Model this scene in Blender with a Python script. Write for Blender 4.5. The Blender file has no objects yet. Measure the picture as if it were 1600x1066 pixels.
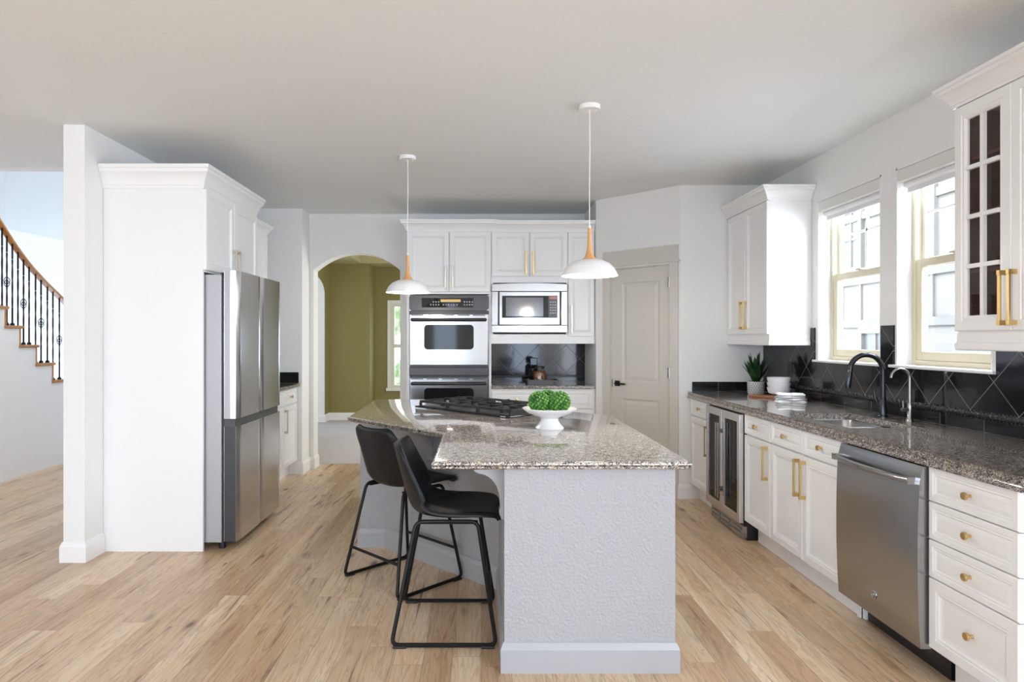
import bpy, bmesh, math, random
from mathutils import Vector, Matrix
random.seed(7)
PI = math.pi
SC = bpy.context.scene
COL = SC.collection

# ------------------------------------------------------------------ camera, world, lights, exposure
EYE = 1.37
cam_d = bpy.data.cameras.new('camera')
cam_d.sensor_width = 36.0
cam_d.lens = 36.0 * 1015.0 / 1600.0
cam_d.shift_x = 48.0 / 1600.0
cam_d.shift_y = -4.0 / 1600.0
cam_d.clip_start = 0.05
cam = bpy.data.objects.new('camera', cam_d)
COL.objects.link(cam)
cam.location = (0, 0, EYE)
cam.rotation_euler = (PI / 2, 0, 0)
SC.camera = cam

SC.view_settings.view_transform = 'Standard'
SC.view_settings.look = 'None'
SC.view_settings.gamma = 1.0
SC.view_settings.use_curve_mapping = False
SC.view_settings.exposure = 0.66
SC.cycles.max_bounces = 14
SC.cycles.diffuse_bounces = 8
SC.cycles.glossy_bounces = 6
SC.cycles.transparent_max_bounces = 16
SC.cycles.sample_clamp_indirect = 6.0
SC.cycles.use_denoising = True

world = bpy.data.worlds.new('sky')
SC.world = world
world.use_nodes = True
wn = world.node_tree.nodes
wn['Background'].inputs['Color'].default_value = (0.75, 0.915, 1.17, 1)
wn['Background'].inputs['Strength'].default_value = 5.0

DAY = (0.92, 0.98, 1.075)
def sun_lamp(name, energy, rot, col=(1, .97, .92)):
    d = bpy.data.lights.new(name, 'SUN'); d.energy = energy; d.angle = math.radians(1.5); d.color = col
    o = bpy.data.objects.new(name, d); COL.objects.link(o); o.rotation_euler = rot
    return o
sun_lamp('sun', 1.5, (0, math.radians(-52), 0))      # from the left, over the roof, on to the house next door

def area_lamp(name, loc, rot, sx, sy, power, col=(1, 1, 1)):
    d = bpy.data.lights.new(name, 'AREA'); d.shape = 'RECTANGLE'; d.size = sx; d.size_y = sy; d.energy = power; d.color = col
    o = bpy.data.objects.new(name, d); COL.objects.link(o); o.location = loc; o.rotation_euler = rot
    return o
# sky portals: they only guide the sampling of daylight through the openings
REAR = -6.5
L_SIDE = 3.2
def portal(loc, rot, sx, sy):
    o = area_lamp('window_portal', loc, rot, sx, sy, 1); o.data.cycles.is_portal = True
REAR_W = [(-4.4, -2.2, .4), (-1.42, -.68, .0), (.88, 1.80, .0)]
for a_, b_, z_ in REAR_W: portal(((a_ + b_) / 2, REAR + .02, (2.4 + z_) / 2), (PI / 2, 0, 0), b_ - a_, 2.4 - z_)
SIDE_W = [(-5.9, -3.5), (-2.9, .3)]  # unseen side openings, placed and sized to light the room
for a_, b_ in SIDE_W:
    portal((2.44, (a_ + b_) / 2, 1.4), (0, PI / 2, 0), 2.1, b_ - a_)
    area_lamp('right_side_fill', (2.40, (a_ + b_) / 2, 1.4), (0, PI / 2, 0), 2.0, b_ - a_ - .1, L_SIDE * PI * 2.0 * (b_ - a_), DAY)  # added fill lamps, on top of the sky, to brighten the room
portal((-4.58, -4.7, 1.4), (0, -PI / 2, 0), 2.1, 2.4)
area_lamp('left_side_fill', (-4.56, -4.7, 1.4), (0, -PI / 2, 0), 2.0, 2.3, L_SIDE * PI * 2.0 * 2.4, DAY)  # added fill lamp in the unseen left opening
for y_ in (3.43, 4.30):
    portal((2.62, y_, 1.78), (0, PI / 2, 0), 1.15, .72)
    area_lamp('sink_window_daylight', (2.86, y_, 2.15), (0, math.radians(68), 0), .8, .6, 28, DAY)
portal((-1.15, 11.6, 1.24), (-PI / 2, 0, 0), .9, 1.5)
area_lamp('stair_hall_fill', (-2.75, 6.6, 3.9), (0, math.radians(72), 0), 1.6, 2.0, 32, (1, .99, .96))  # added fill lamp for the stairs; no window is built here
area_lamp('dining_room_fill', (.55, 8.6, 1.5), (0, PI / 2, 0), 1.6, 1.8, 42, (1, 1, .98))  # added fill lamp in front of a solid wall, brightens the olive walls

# ------------------------------------------------------------------ materials
def nt(name):
    m = bpy.data.materials.new(name); m.use_nodes = True
    return m, m.node_tree.nodes, m.node_tree.links, m.node_tree.nodes['Principled BSDF']
def mat(name, col, rough=.5, metal=0.0, bump=0, bscale=60, coat=0, emit=None, estr=0, spec=None, aniso=0, detail=3, bdist=.002):
    m, n, l, b = nt(name)
    b.inputs['Base Color'].default_value = (*col, 1)
    b.inputs['Roughness'].default_value = rough
    b.inputs['Metallic'].default_value = metal
    b.inputs['Coat Weight'].default_value = coat
    b.inputs['Coat Roughness'].default_value = .08
    if spec is not None: b.inputs['Specular IOR Level'].default_value = spec
    if emit: b.inputs['Emission Color'].default_value = (*emit, 1); b.inputs['Emission Strength'].default_value = estr
    if bump:
        tc = n.new('ShaderNodeTexCoord'); no = n.new('ShaderNodeTexNoise'); bp = n.new('ShaderNodeBump')
        no.inputs['Scale'].default_value = bscale; no.inputs['Detail'].default_value = detail
        bp.inputs['Strength'].default_value = bump; bp.inputs['Distance'].default_value = bdist
        l.new(tc.outputs['Object'], no.inputs['Vector']); l.new(no.outputs['Fac'], bp.inputs['Height']); l.new(bp.outputs['Normal'], b.inputs['Normal'])
    return m
def ramp(n, stops):
    r = n.new('ShaderNodeValToRGB'); e = r.color_ramp.elements
    while len(e) > 1: e.remove(e[-1])
    e[0].position, e[0].color = stops[0][0], (*stops[0][1], 1)
    for p, c in stops[1:]:
        x = e.new(p); x.color = (*c, 1)
    return r
def mth(n, l, op, a, b=None, c=None):
    x = n.new('ShaderNodeMath'); x.operation = op
    for i, v in enumerate((a, b, c)):
        if v is None: continue
        if isinstance(v, (int, float)): x.inputs[i].default_value = v
        else: l.new(v, x.inputs[i])
    return x.outputs[0]
def mixc(n, l, fac, a, b, mode='MIX'):
    x = n.new('ShaderNodeMix'); x.data_type = 'RGBA'; x.blend_type = mode
    for i, v in ((0, fac), (6, a), (7, b)):
        if isinstance(v, (int, float)): x.inputs[i].default_value = v
        elif isinstance(v, tuple): x.inputs[i].default_value = (*v, 1)
        else: l.new(v, x.inputs[i])
    return x.outputs[2]

def wood_floor():
    m, n, l, b = nt('oak_planks')
    tc = n.new('ShaderNodeTexCoord'); sp = n.new('ShaderNodeSeparateXYZ'); l.new(tc.outputs['Object'], sp.inputs[0])
    X, Y = sp.outputs[0], sp.outputs[1]
    W, L = .124, 1.55
    row = mth(n, l, 'FLOOR', mth(n, l, 'DIVIDE', X, W))
    wn1 = n.new('ShaderNodeTexWhiteNoise'); wn1.noise_dimensions = '1D'; l.new(row, wn1.inputs['W'])
    yy = mth(n, l, 'ADD', mth(n, l, 'DIVIDE', Y, L), mth(n, l, 'MULTIPLY', wn1.outputs['Value'], 7.3))
    colm = mth(n, l, 'FLOOR', yy)
    cb = n.new('ShaderNodeCombineXYZ'); l.new(row, cb.inputs[0]); l.new(colm, cb.inputs[1])
    wn2 = n.new('ShaderNodeTexWhiteNoise'); wn2.noise_dimensions = '2D'; l.new(cb.outputs[0], wn2.inputs['Vector'])
    rnd = wn2.outputs['Value']
    base = ramp(n, [(0, (.58, .42, .275)), (.2, (.66, .495, .335)), (.5, (.72, .56, .39)), (.8, (.77, .615, .445)), (1, (.82, .68, .51))]); l.new(rnd, base.inputs[0])
    # grain in plank space
    gx = mth(n, l, 'ADD', mth(n, l, 'MULTIPLY', X, 16), mth(n, l, 'MULTIPLY', rnd, 40))
    gy = mth(n, l, 'ADD', mth(n, l, 'MULTIPLY', Y, 1.5), mth(n, l, 'MULTIPLY', rnd, 91))
    gv = n.new('ShaderNodeCombineXYZ'); l.new(gx, gv.inputs[0]); l.new(gy, gv.inputs[1])
    n1 = n.new('ShaderNodeTexNoise'); n1.inputs['Scale'].default_value = 1.0; n1.inputs['Detail'].default_value = 4; n1.inputs['Distortion'].default_value = .6; l.new(gv.outputs[0], n1.inputs['Vector'])
    rings = mth(n, l, 'FRACT', mth(n, l, 'MULTIPLY', n1.outputs['Fac'], 9.0))
    rr = ramp(n, [(0, (1, 1, 1)), (.5, (.96, .94, .92)), (.85, (.74, .66, .58)), (1, (1, 1, 1))]); l.new(rings, rr.inputs[0])
    c1 = mixc(n, l, .75, base.outputs[0], rr.outputs[0], 'MULTIPLY')
    # fine pores
    gv2 = n.new('ShaderNodeCombineXYZ'); l.new(mth(n, l, 'MULTIPLY', X, 220), gv2.inputs[0]); l.new(mth(n, l, 'MULTIPLY', gy, 6), gv2.inputs[1])
    n2 = n.new('ShaderNodeTexNoise'); n2.inputs['Scale'].default_value = 1; n2.inputs['Detail'].default_value = 2; l.new(gv2.outputs[0], n2.inputs['Vector'])
    r2 = ramp(n, [(.3, (.86, .83, .80)), (.6, (1, 1, 1))]); l.new(n2.outputs['Fac'], r2.inputs[0])
    c2 = mixc(n, l, .7, c1, r2.outputs[0], 'MULTIPLY')
    # broad tone drift, pinkish and yellowish
    n3 = n.new('ShaderNodeTexNoise'); n3.inputs['Scale'].default_value = .45; n3.inputs['Detail'].default_value = 2; l.new(gv.outputs[0], n3.inputs['Vector'])
    r3 = ramp(n, [(.34, (.86, .76, .64)), (.48, (1, .99, .97)), (.66, (1.0, .90, .78))]); l.new(n3.outputs['Fac'], r3.inputs[0])
    c3 = mixc(n, l, .8, c2, r3.outputs[0], 'MULTIPLY')
    # dark mineral streaks
    sv = n.new('ShaderNodeCombineXYZ')
    l.new(mth(n, l, 'ADD', mth(n, l, 'MULTIPLY', X, 22), mth(n, l, 'MULTIPLY', rnd, 17)), sv.inputs[0])
    l.new(mth(n, l, 'ADD', mth(n, l, 'MULTIPLY', Y, 1.5), mth(n, l, 'MULTIPLY', rnd, 53)), sv.inputs[1])
    n4 = n.new('ShaderNodeTexNoise'); n4.inputs['Scale'].default_value = 1; n4.inputs['Detail'].default_value = 5; n4.inputs['Roughness'].default_value = .62; n4.inputs['Distortion'].default_value = 1.0; l.new(sv.outputs[0], n4.inputs['Vector'])
    r4 = ramp(n, [(.56, (0, 0, 0)), (.62, (.35, .35, .35)), (.68, (1, 1, 1))]); l.new(n4.outputs['Fac'], r4.inputs[0])
    c4 = mixc(n, l, mth(n, l, 'MULTIPLY', r4.outputs[0], .8), c3, (.16, .07, .035))
    # knots
    vo = n.new('ShaderNodeTexVoronoi'); vo.inputs['Scale'].default_value = 1.0
    kv = n.new('ShaderNodeCombineXYZ'); l.new(mth(n, l, 'MULTIPLY', X, 5.2), kv.inputs[0]); l.new(mth(n, l, 'MULTIPLY', Y, 1.9), kv.inputs[1]); l.new(kv.outputs[0], vo.inputs['Vector'])
    kd = mth(n, l, 'ADD', vo.outputs['Distance'], mth(n, l, 'MULTIPLY', n4.outputs['Fac'], .06))
    r5 = ramp(n, [(.09, (1, 1, 1)), (.115, (.5, .5, .5)), (.19, (0, 0, 0))]); l.new(kd, r5.inputs[0])
    c5 = mixc(n, l, mth(n, l, 'MULTIPLY', r5.outputs[0], .85), c4, (.10, .05, .03))
    # seams
    fx = mth(n, l, 'FRACT', mth(n, l, 'DIVIDE', X, W)); dx = mth(n, l, 'MULTIPLY', mth(n, l, 'MINIMUM', fx, mth(n, l, 'SUBTRACT', 1, fx)), W)
    fy = mth(n, l, 'FRACT', yy); dy = mth(n, l, 'MULTIPLY', mth(n, l, 'MINIMUM', fy, mth(n, l, 'SUBTRACT', 1, fy)), L)
    d = mth(n, l, 'MINIMUM', dx, dy)
    seam = mth(n, l, 'LESS_THAN', d, .0011)
    c6 = mixc(n, l, mth(n, l, 'MULTIPLY', seam, .55), c5, (.16, .10, .06))
    l.new(c6, b.inputs['Base Color'])
    rg = mth(n, l, 'ADD', .27, mth(n, l, 'MULTIPLY', n2.outputs['Fac'], .14)); l.new(rg, b.inputs['Roughness'])
    bp = n.new('ShaderNodeBump'); bp.inputs['Strength'].default_value = .12; bp.inputs['Distance'].default_value = .002
    l.new(mth(n, l, 'SUBTRACT', n2.outputs['Fac'], seam), bp.inputs['Height']); l.new(bp.outputs['Normal'], b.inputs['Normal'])
    return m

def granite(name, light=1.0):
    m, n, l, b = nt(name)
    tc = n.new('ShaderNodeTexCoord'); v = tc.outputs['Object']
    vo = n.new('ShaderNodeTexVoronoi'); vo.inputs['Scale'].default_value = 250; vo.inputs['Randomness'].default_value = 1; l.new(v, vo.inputs['Vector'])
    sp = n.new('ShaderNodeSeparateColor'); l.new(vo.outputs['Color'], sp.inputs[0])
    k = light
    r = ramp(n, [(0, (.04, .036, .033)), (.11, (.10, .088, .078)), (.32, (.19*k, .165*k, .14*k)), (.5, (.31*k, .275*k, .235*k)), (.7, (.41*k, .385*k, .35*k)), (.88, (.54*k, .53*k, .51*k))]); r.color_ramp.interpolation = 'CONSTANT'
    l.new(sp.outputs[0], r.inputs[0])
    no = n.new('ShaderNodeTexNoise'); no.inputs['Scale'].default_value = 38; no.inputs['Detail'].default_value = 4; l.new(v, no.inputs['Vector'])
    r2 = ramp(n, [(.36, (.5, .46, .43)), (.5, (1, 1, 1)), (.68, (1.25, 1.12, .95))]); l.new(no.outputs['Fac'], r2.inputs[0])
    c = mixc(n, l, .8, r.outputs[0], r2.outputs[0], 'MULTIPLY')
    l.new(c, b.inputs['Base Color']); b.inputs['Roughness'].default_value = .11
    b.inputs['IOR'].default_value = 1.6
    b.inputs['Coat Weight'].default_value = .6; b.inputs['Coat Roughness'].default_value = .03
    return m

def tile_mat(name, axis, u0, z0, per):
    """diagonal black tiles; axis 0 or 1 is the wall's run, grout lattice crosses at (u0, z0)"""
    m, n, l, b = nt(name)
    tc = n.new('ShaderNodeTexCoord'); sp = n.new('ShaderNodeSeparateXYZ'); l.new(tc.outputs['Object'], sp.inputs[0])
    u = mth(n, l, 'SUBTRACT', sp.outputs[axis], u0); z = mth(n, l, 'SUBTRACT', sp.outputs[2], z0)
    def line(s):
        f = mth(n, l, 'FRACT', mth(n, l, 'ADD', mth(n, l, 'DIVIDE', s, per), 50.0))
        return mth(n, l, 'MULTIPLY', mth(n, l, 'MINIMUM', f, mth(n, l, 'SUBTRACT', 1, f)), per * .7071)
    d = mth(n, l, 'MINIMUM', line(mth(n, l, 'ADD', u, z)), line(mth(n, l, 'SUBTRACT', u, z)))
    g = mth(n, l, 'LESS_THAN', d, .0016)
    c = mixc(n, l, g, (.012, .012, .013), (.17, .17, .17)); l.new(c, b.inputs['Base Color'])
    l.new(mth(n, l, 'ADD', .09, mth(n, l, 'MULTIPLY', g, .6)), b.inputs['Roughness'])
    no = n.new('ShaderNodeTexNoise'); no.inputs['Scale'].default_value = 14; l.new(tc.outputs['Object'], no.inputs['Vector'])
    bp = n.new('ShaderNodeBump'); bp.inputs['Strength'].default_value = .10; bp.inputs['Distance'].default_value = .004
    l.new(mth(n, l, 'SUBTRACT', no.outputs['Fac'], g), bp.inputs['Height']); l.new(bp.outputs['Normal'], b.inputs['Normal'])
    return m
def strip_tile_mat(name, axis, per, u0):
    m, n, l, b = nt(name)
    tc = n.new('ShaderNodeTexCoord'); sp = n.new('ShaderNodeSeparateXYZ'); l.new(tc.outputs['Object'], sp.inputs[0])
    f = mth(n, l, 'FRACT', mth(n, l, 'ADD', mth(n, l, 'DIVIDE', mth(n, l, 'SUBTRACT', sp.outputs[axis], u0), per), 50))
    g = mth(n, l, 'LESS_THAN', mth(n, l, 'MULTIPLY', mth(n, l, 'MINIMUM', f, mth(n, l, 'SUBTRACT', 1, f)), per), .0016)
    c = mixc(n, l, g, (.011, .011, .012), (.17, .17, .17)); l.new(c, b.inputs['Base Color'])
    b.inputs['Roughness'].default_value = .1
    return m

def brushed(name, col, rough, axis=2, amt=.06):
    m, n, l, b = nt(name)
    b.inputs['Base Color'].default_value = (*col, 1); b.inputs['Metallic'].default_value = 1
    tc = n.new('ShaderNodeTexCoord'); mp = n.new('ShaderNodeMapping'); s = [900, 900, 900]; s[axis] = 6; mp.inputs['Scale'].default_value = s
    no = n.new('ShaderNodeTexNoise'); no.inputs['Scale'].default_value = 1; no.inputs['Detail'].default_value = 2
    l.new(tc.outputs['Object'], mp.inputs[0]); l.new(mp.outputs[0], no.inputs['Vector'])
    l.new(mth(n, l, 'ADD', rough - amt / 2, mth(n, l, 'MULTIPLY', no.outputs['Fac'], amt)), b.inputs['Roughness'])
    return m

def thin_glass(name, tint=(1, 1, 1), refl=.04):
    m = bpy.data.materials.new(name); m.use_nodes = True; n = m.node_tree.nodes; l = m.node_tree.links
    n.remove(n['Principled BSDF']); out = n['Material Output']
    t = n.new('ShaderNodeBsdfTransparent'); t.inputs[0].default_value = (*tint, 1)
    g = n.new('ShaderNodeBsdfGlossy'); g.inputs['Roughness'].default_value = .0
    ge = n.new('ShaderNodeNewGeometry'); dp = n.new('ShaderNodeVectorMath'); dp.operation = 'DOT_PRODUCT'
    l.new(ge.outputs['Incoming'], dp.inputs[0]); l.new(ge.outputs['Normal'], dp.inputs[1])
    k = mth(n, l, 'POWER', mth(n, l, 'SUBTRACT', 1.0, mth(n, l, 'ABSOLUTE', dp.outputs['Value'])), 5.0)
    fr = mth(n, l, 'ADD', refl, mth(n, l, 'MULTIPLY', k, .9))
    mx = n.new('ShaderNodeMixShader'); l.new(fr, mx.inputs[0]); l.new(t.outputs[0], mx.inputs[1]); l.new(g.outputs[0], mx.inputs[2]); l.new(mx.outputs[0], out.inputs['Surface'])
    return m

def wood(name, c0, c1, scale=(14, 14, 1.6), rough=.35):
    m, n, l, b = nt(name)
    tc = n.new('ShaderNodeTexCoord'); mp = n.new('ShaderNodeMapping'); mp.inputs['Scale'].default_value = scale
    no = n.new('ShaderNodeTexNoise'); no.inputs['Scale'].default_value = 3; no.inputs['Detail'].default_value = 4; no.inputs['Distortion'].default_value = .5
    l.new(tc.outputs['Object'], mp.inputs[0]); l.new(mp.outputs[0], no.inputs['Vector'])
    r = ramp(n, [(.3, c0), (.7, c1)]); l.new(no.outputs['Fac'], r.inputs[0]); l.new(r.outputs[0], b.inputs['Base Color']); b.inputs['Roughness'].default_value = rough
    return m

M_WALL = mat('white_wall_paint', (.80, .80, .785), .6, bump=.15, bscale=90)
M_CEIL = mat('ceiling_paint', (.77, .79, .795), .8, bump=.55, bscale=55, detail=5, bdist=.004)
M_TRIM = mat('white_trim_paint', (.83, .83, .825), .35)
M_CAB = mat('white_cabinet_paint', (.82, .82, .812), .32)
M_FLOOR = wood_floor()
M_OLIVE = mat('olive_wall_paint', (.25, .22, .075), .6, bump=.5, bscale=45, bdist=.004)
M_CARPET = mat('pale_grey_carpet', (.56, .53, .56), .9, bump=.5, bscale=120)
M_DOORP = mat('greige_door_paint', (.60, .575, .52), .4)
M_ISL = mat('grey_textured_wall_paint', (.35, .355, .36), .5, bump=1.0, bscale=85, detail=2.5, bdist=.006)
M_ISLT = mat('grey_trim_paint', (.36, .365, .375), .35)
M_GRAN = granite('speckled_granite', 1.5)
M_GRAN2 = granite('speckled_granite_dark', 1.05)
M_SS = brushed('brushed_steel', (.38, .38, .38), .15, 0)
M_SSV = brushed('brushed_steel_vertical', (.68, .68, .69), .22, 2)
M_SSW = brushed('dishwasher_steel', (.42, .42, .425), .20, 2)
M_SSD = brushed('dark_brushed_steel', (.36, .36, .365), .26, 2)
M_CHROME = mat('chrome', (.78, .78, .78), .12, 1)
M_SINK = mat('sink_steel', (.40, .40, .40), .25, 1)
M_BRASS = mat('satin_brass', (.70, .50, .22), .28, 1)
M_NICK = mat('champagne_metal', (.62, .55, .44), .3, 1)
M_BLK = mat('black_plastic', (.012, .012, .013), .35)
M_BLKG = mat('black_gloss_glass', (.008, .008, .009), .05, spec=.35)
M_CHAR = mat('charcoal_panel', (.05, .05, .052), .3)
M_GREYSIDE = mat('grey_metal_side', (.40, .40, .41), .4, .4)
M_DKSIDE = mat('dark_grey_door_edge', (.045, .045, .048), .35, .3)
M_IRON = mat('black_metal', (.012, .012, .012), .45, .6)
M_CAST = mat('cast_iron', (.025, .025, .025), .5, .3, bump=.3, bscale=300)
M_BFAUC = mat('black_gloss_metal', (.05, .052, .06), .16, .9)
M_LEATHER = mat('black_leather', (.008, .009, .0105), .42, bump=.25, bscale=220, spec=.3)
M_OAK = wood('honey_oak', (.36, .15, .04), (.52, .24, .075), (10, 3, 10), .3)
M_PWOOD = wood('turned_wood', (.60, .30, .10), (.72, .40, .16), (30, 30, 2), .4)
M_BOARD = wood('acacia_board', (.20, .065, .03), (.36, .14, .065), (6, 30, 30), .4)
M_CABIN = wood('cabinet_interior_wood', (.30, .12, .075), (.42, .19, .12), (3, 3, 20), .45)
M_SHADE = mat('white_enamel', (.82, .82, .82), .3)
M_BULB = mat('lit_bulb', (1, 1, 1), .4, emit=(1, .90, .78), estr=7)
M_CER = mat('white_ceramic', (.83, .83, .83), .25, coat=.3)
M_GLASS = thin_glass('window_glass')
M_DGLASS = thin_glass('tinted_cabinet_glass', (.72, .70, .69))
M_WGLASS = thin_glass('dark_cooler_glass', (.13, .13, .15))
M_JGLASS = thin_glass('jar_glass', (.95, .95, .95))
M_TAN = mat('cream_window_frame', (.66, .60, .43), .4)
M_SHADECL = mat('roller_shade_cloth', (.72, .72, .73), .7)
M_VAL = mat('shade_cassette', (.70, .69, .655), .45)
M_OUTP = mat('black_outlet', (.018, .018, .018), .3)
M_HOUSE = mat('pale_house_siding', (.25, .225, .185), .7)
M_HTRIM = mat('house_trim', (.195, .175, .145), .6)
M_HGL = mat('house_window_glass', (.14, .135, .125), .3)
M_TOWEL = mat('striped_cotton', (.78, .77, .76), .9, bump=.6, bscale=400)
M_NUT = mat('amber_nuts', (.42, .15, .05), .45, bump=1.0, bscale=110, bdist=.01)
def nut_mat():
    m, n, l, b = nt('amber_nuts_mixed')
    tc = n.new('ShaderNodeTexCoord'); vo = n.new('ShaderNodeTexVoronoi'); vo.inputs['Scale'].default_value = 70; l.new(tc.outputs['Object'], vo.inputs['Vector'])
    sp = n.new('ShaderNodeSeparateColor'); l.new(vo.outputs['Color'], sp.inputs[0])
    r = ramp(n, [(0, (.06, .02, .01)), (.4, (.22, .07, .02)), (1, (.45, .17, .06))]); l.new(sp.outputs[0], r.inputs[0]); l.new(r.outputs[0], b.inputs['Base Color'])
    b.inputs['Roughness'].default_value = .4
    return m
M_NUT = nut_mat()
M_SLATE = mat('slate_grey_cloth', (.12, .125, .135), .6)
M_DISP = mat('amber_display', (.25, .18, .05), .2, emit=(.55, .36, .10), estr=.5)
M_RED = mat('red_display', (.10, .02, .02), .2, emit=(.8, .25, .2), estr=.25)
M_BTN = mat('grey_button_print', (.40, .42, .46), .4)
M_ROPE = mat('black_rope_tile', (.02, .02, .022), .22)
M_MARK = mat('dark_logo_enamel', (.06, .06, .07), .3)

def leaf_mat():
    m, n, l, b = nt('succulent_leaf')
    tc = n.new('ShaderNodeTexCoord'); no = n.new('ShaderNodeTexNoise'); no.inputs['Scale'].default_value = 12; l.new(tc.outputs['Object'], no.inputs['Vector'])
    r = ramp(n, [(.35, (.006, .02, .008)), (.6, (.02, .06, .015)), (.75, (.06, .13, .03))]); l.new(no.outputs['Fac'], r.inputs[0]); l.new(r.outputs[0], b.inputs['Base Color'])
    b.inputs['Roughness'].default_value = .35
    return m
M_LEAF = leaf_mat()
def green_mat():
    m, n, l, b = nt('green_pod')
    tc = n.new('ShaderNodeTexCoord'); vo = n.new('ShaderNodeTexVoronoi'); vo.inputs['Scale'].default_value = 45; l.new(tc.outputs['Object'], vo.inputs['Vector'])
    sp = n.new('ShaderNodeSeparateColor'); l.new(vo.outputs['Color'], sp.inputs[0])
    r = ramp(n, [(0, (.02, .10, .01)), (.5, (.05, .20, .015)), (1, (.15, .34, .05))]); l.new(sp.outputs[0], r.inputs[0]); l.new(r.outputs[0], b.inputs['Base Color'])
    b.inputs['Roughness'].default_value = .45
    return m
M_GREEN = green_mat()
M_GREEND = mat('dark_green_core', (.015, .07, .01), .7)
def pot_mat():
    m, n, l, b = nt('patterned_pot')
    tc = n.new('ShaderNodeTexCoord'); sp = n.new('ShaderNodeSeparateXYZ'); l.new(tc.outputs['Object'], sp.inputs[0])
    ang = mth(n, l, 'ARCTAN2', sp.outputs[1], sp.outputs[0])
    rowf = mth(n, l, 'MULTIPLY', sp.outputs[2], 62); row = mth(n, l, 'FLOOR', rowf)
    u = mth(n, l, 'FRACT', mth(n, l, 'ADD', mth(n, l, 'MULTIPLY', ang, 3.5014), mth(n, l, 'MULTIPLY', row, .5)))
    v = mth(n, l, 'FRACT', rowf)
    du = mth(n, l, 'MULTIPLY', mth(n, l, 'ABSOLUTE', mth(n, l, 'SUBTRACT', u, .5)), 2)
    k = mth(n, l, 'LESS_THAN', mth(n, l, 'ADD', du, mth(n, l, 'MULTIPLY', v, .9)), .78)
    k = mth(n, l, 'MULTIPLY', k, mth(n, l, 'GREATER_THAN', v, .15))
    l.new(mixc(n, l, k, (.62, .61, .58), (.10, .11, .10)), b.inputs['Base Color']); b.inputs['Roughness'].default_value = .6
    return m
M_POT = pot_mat()

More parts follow.
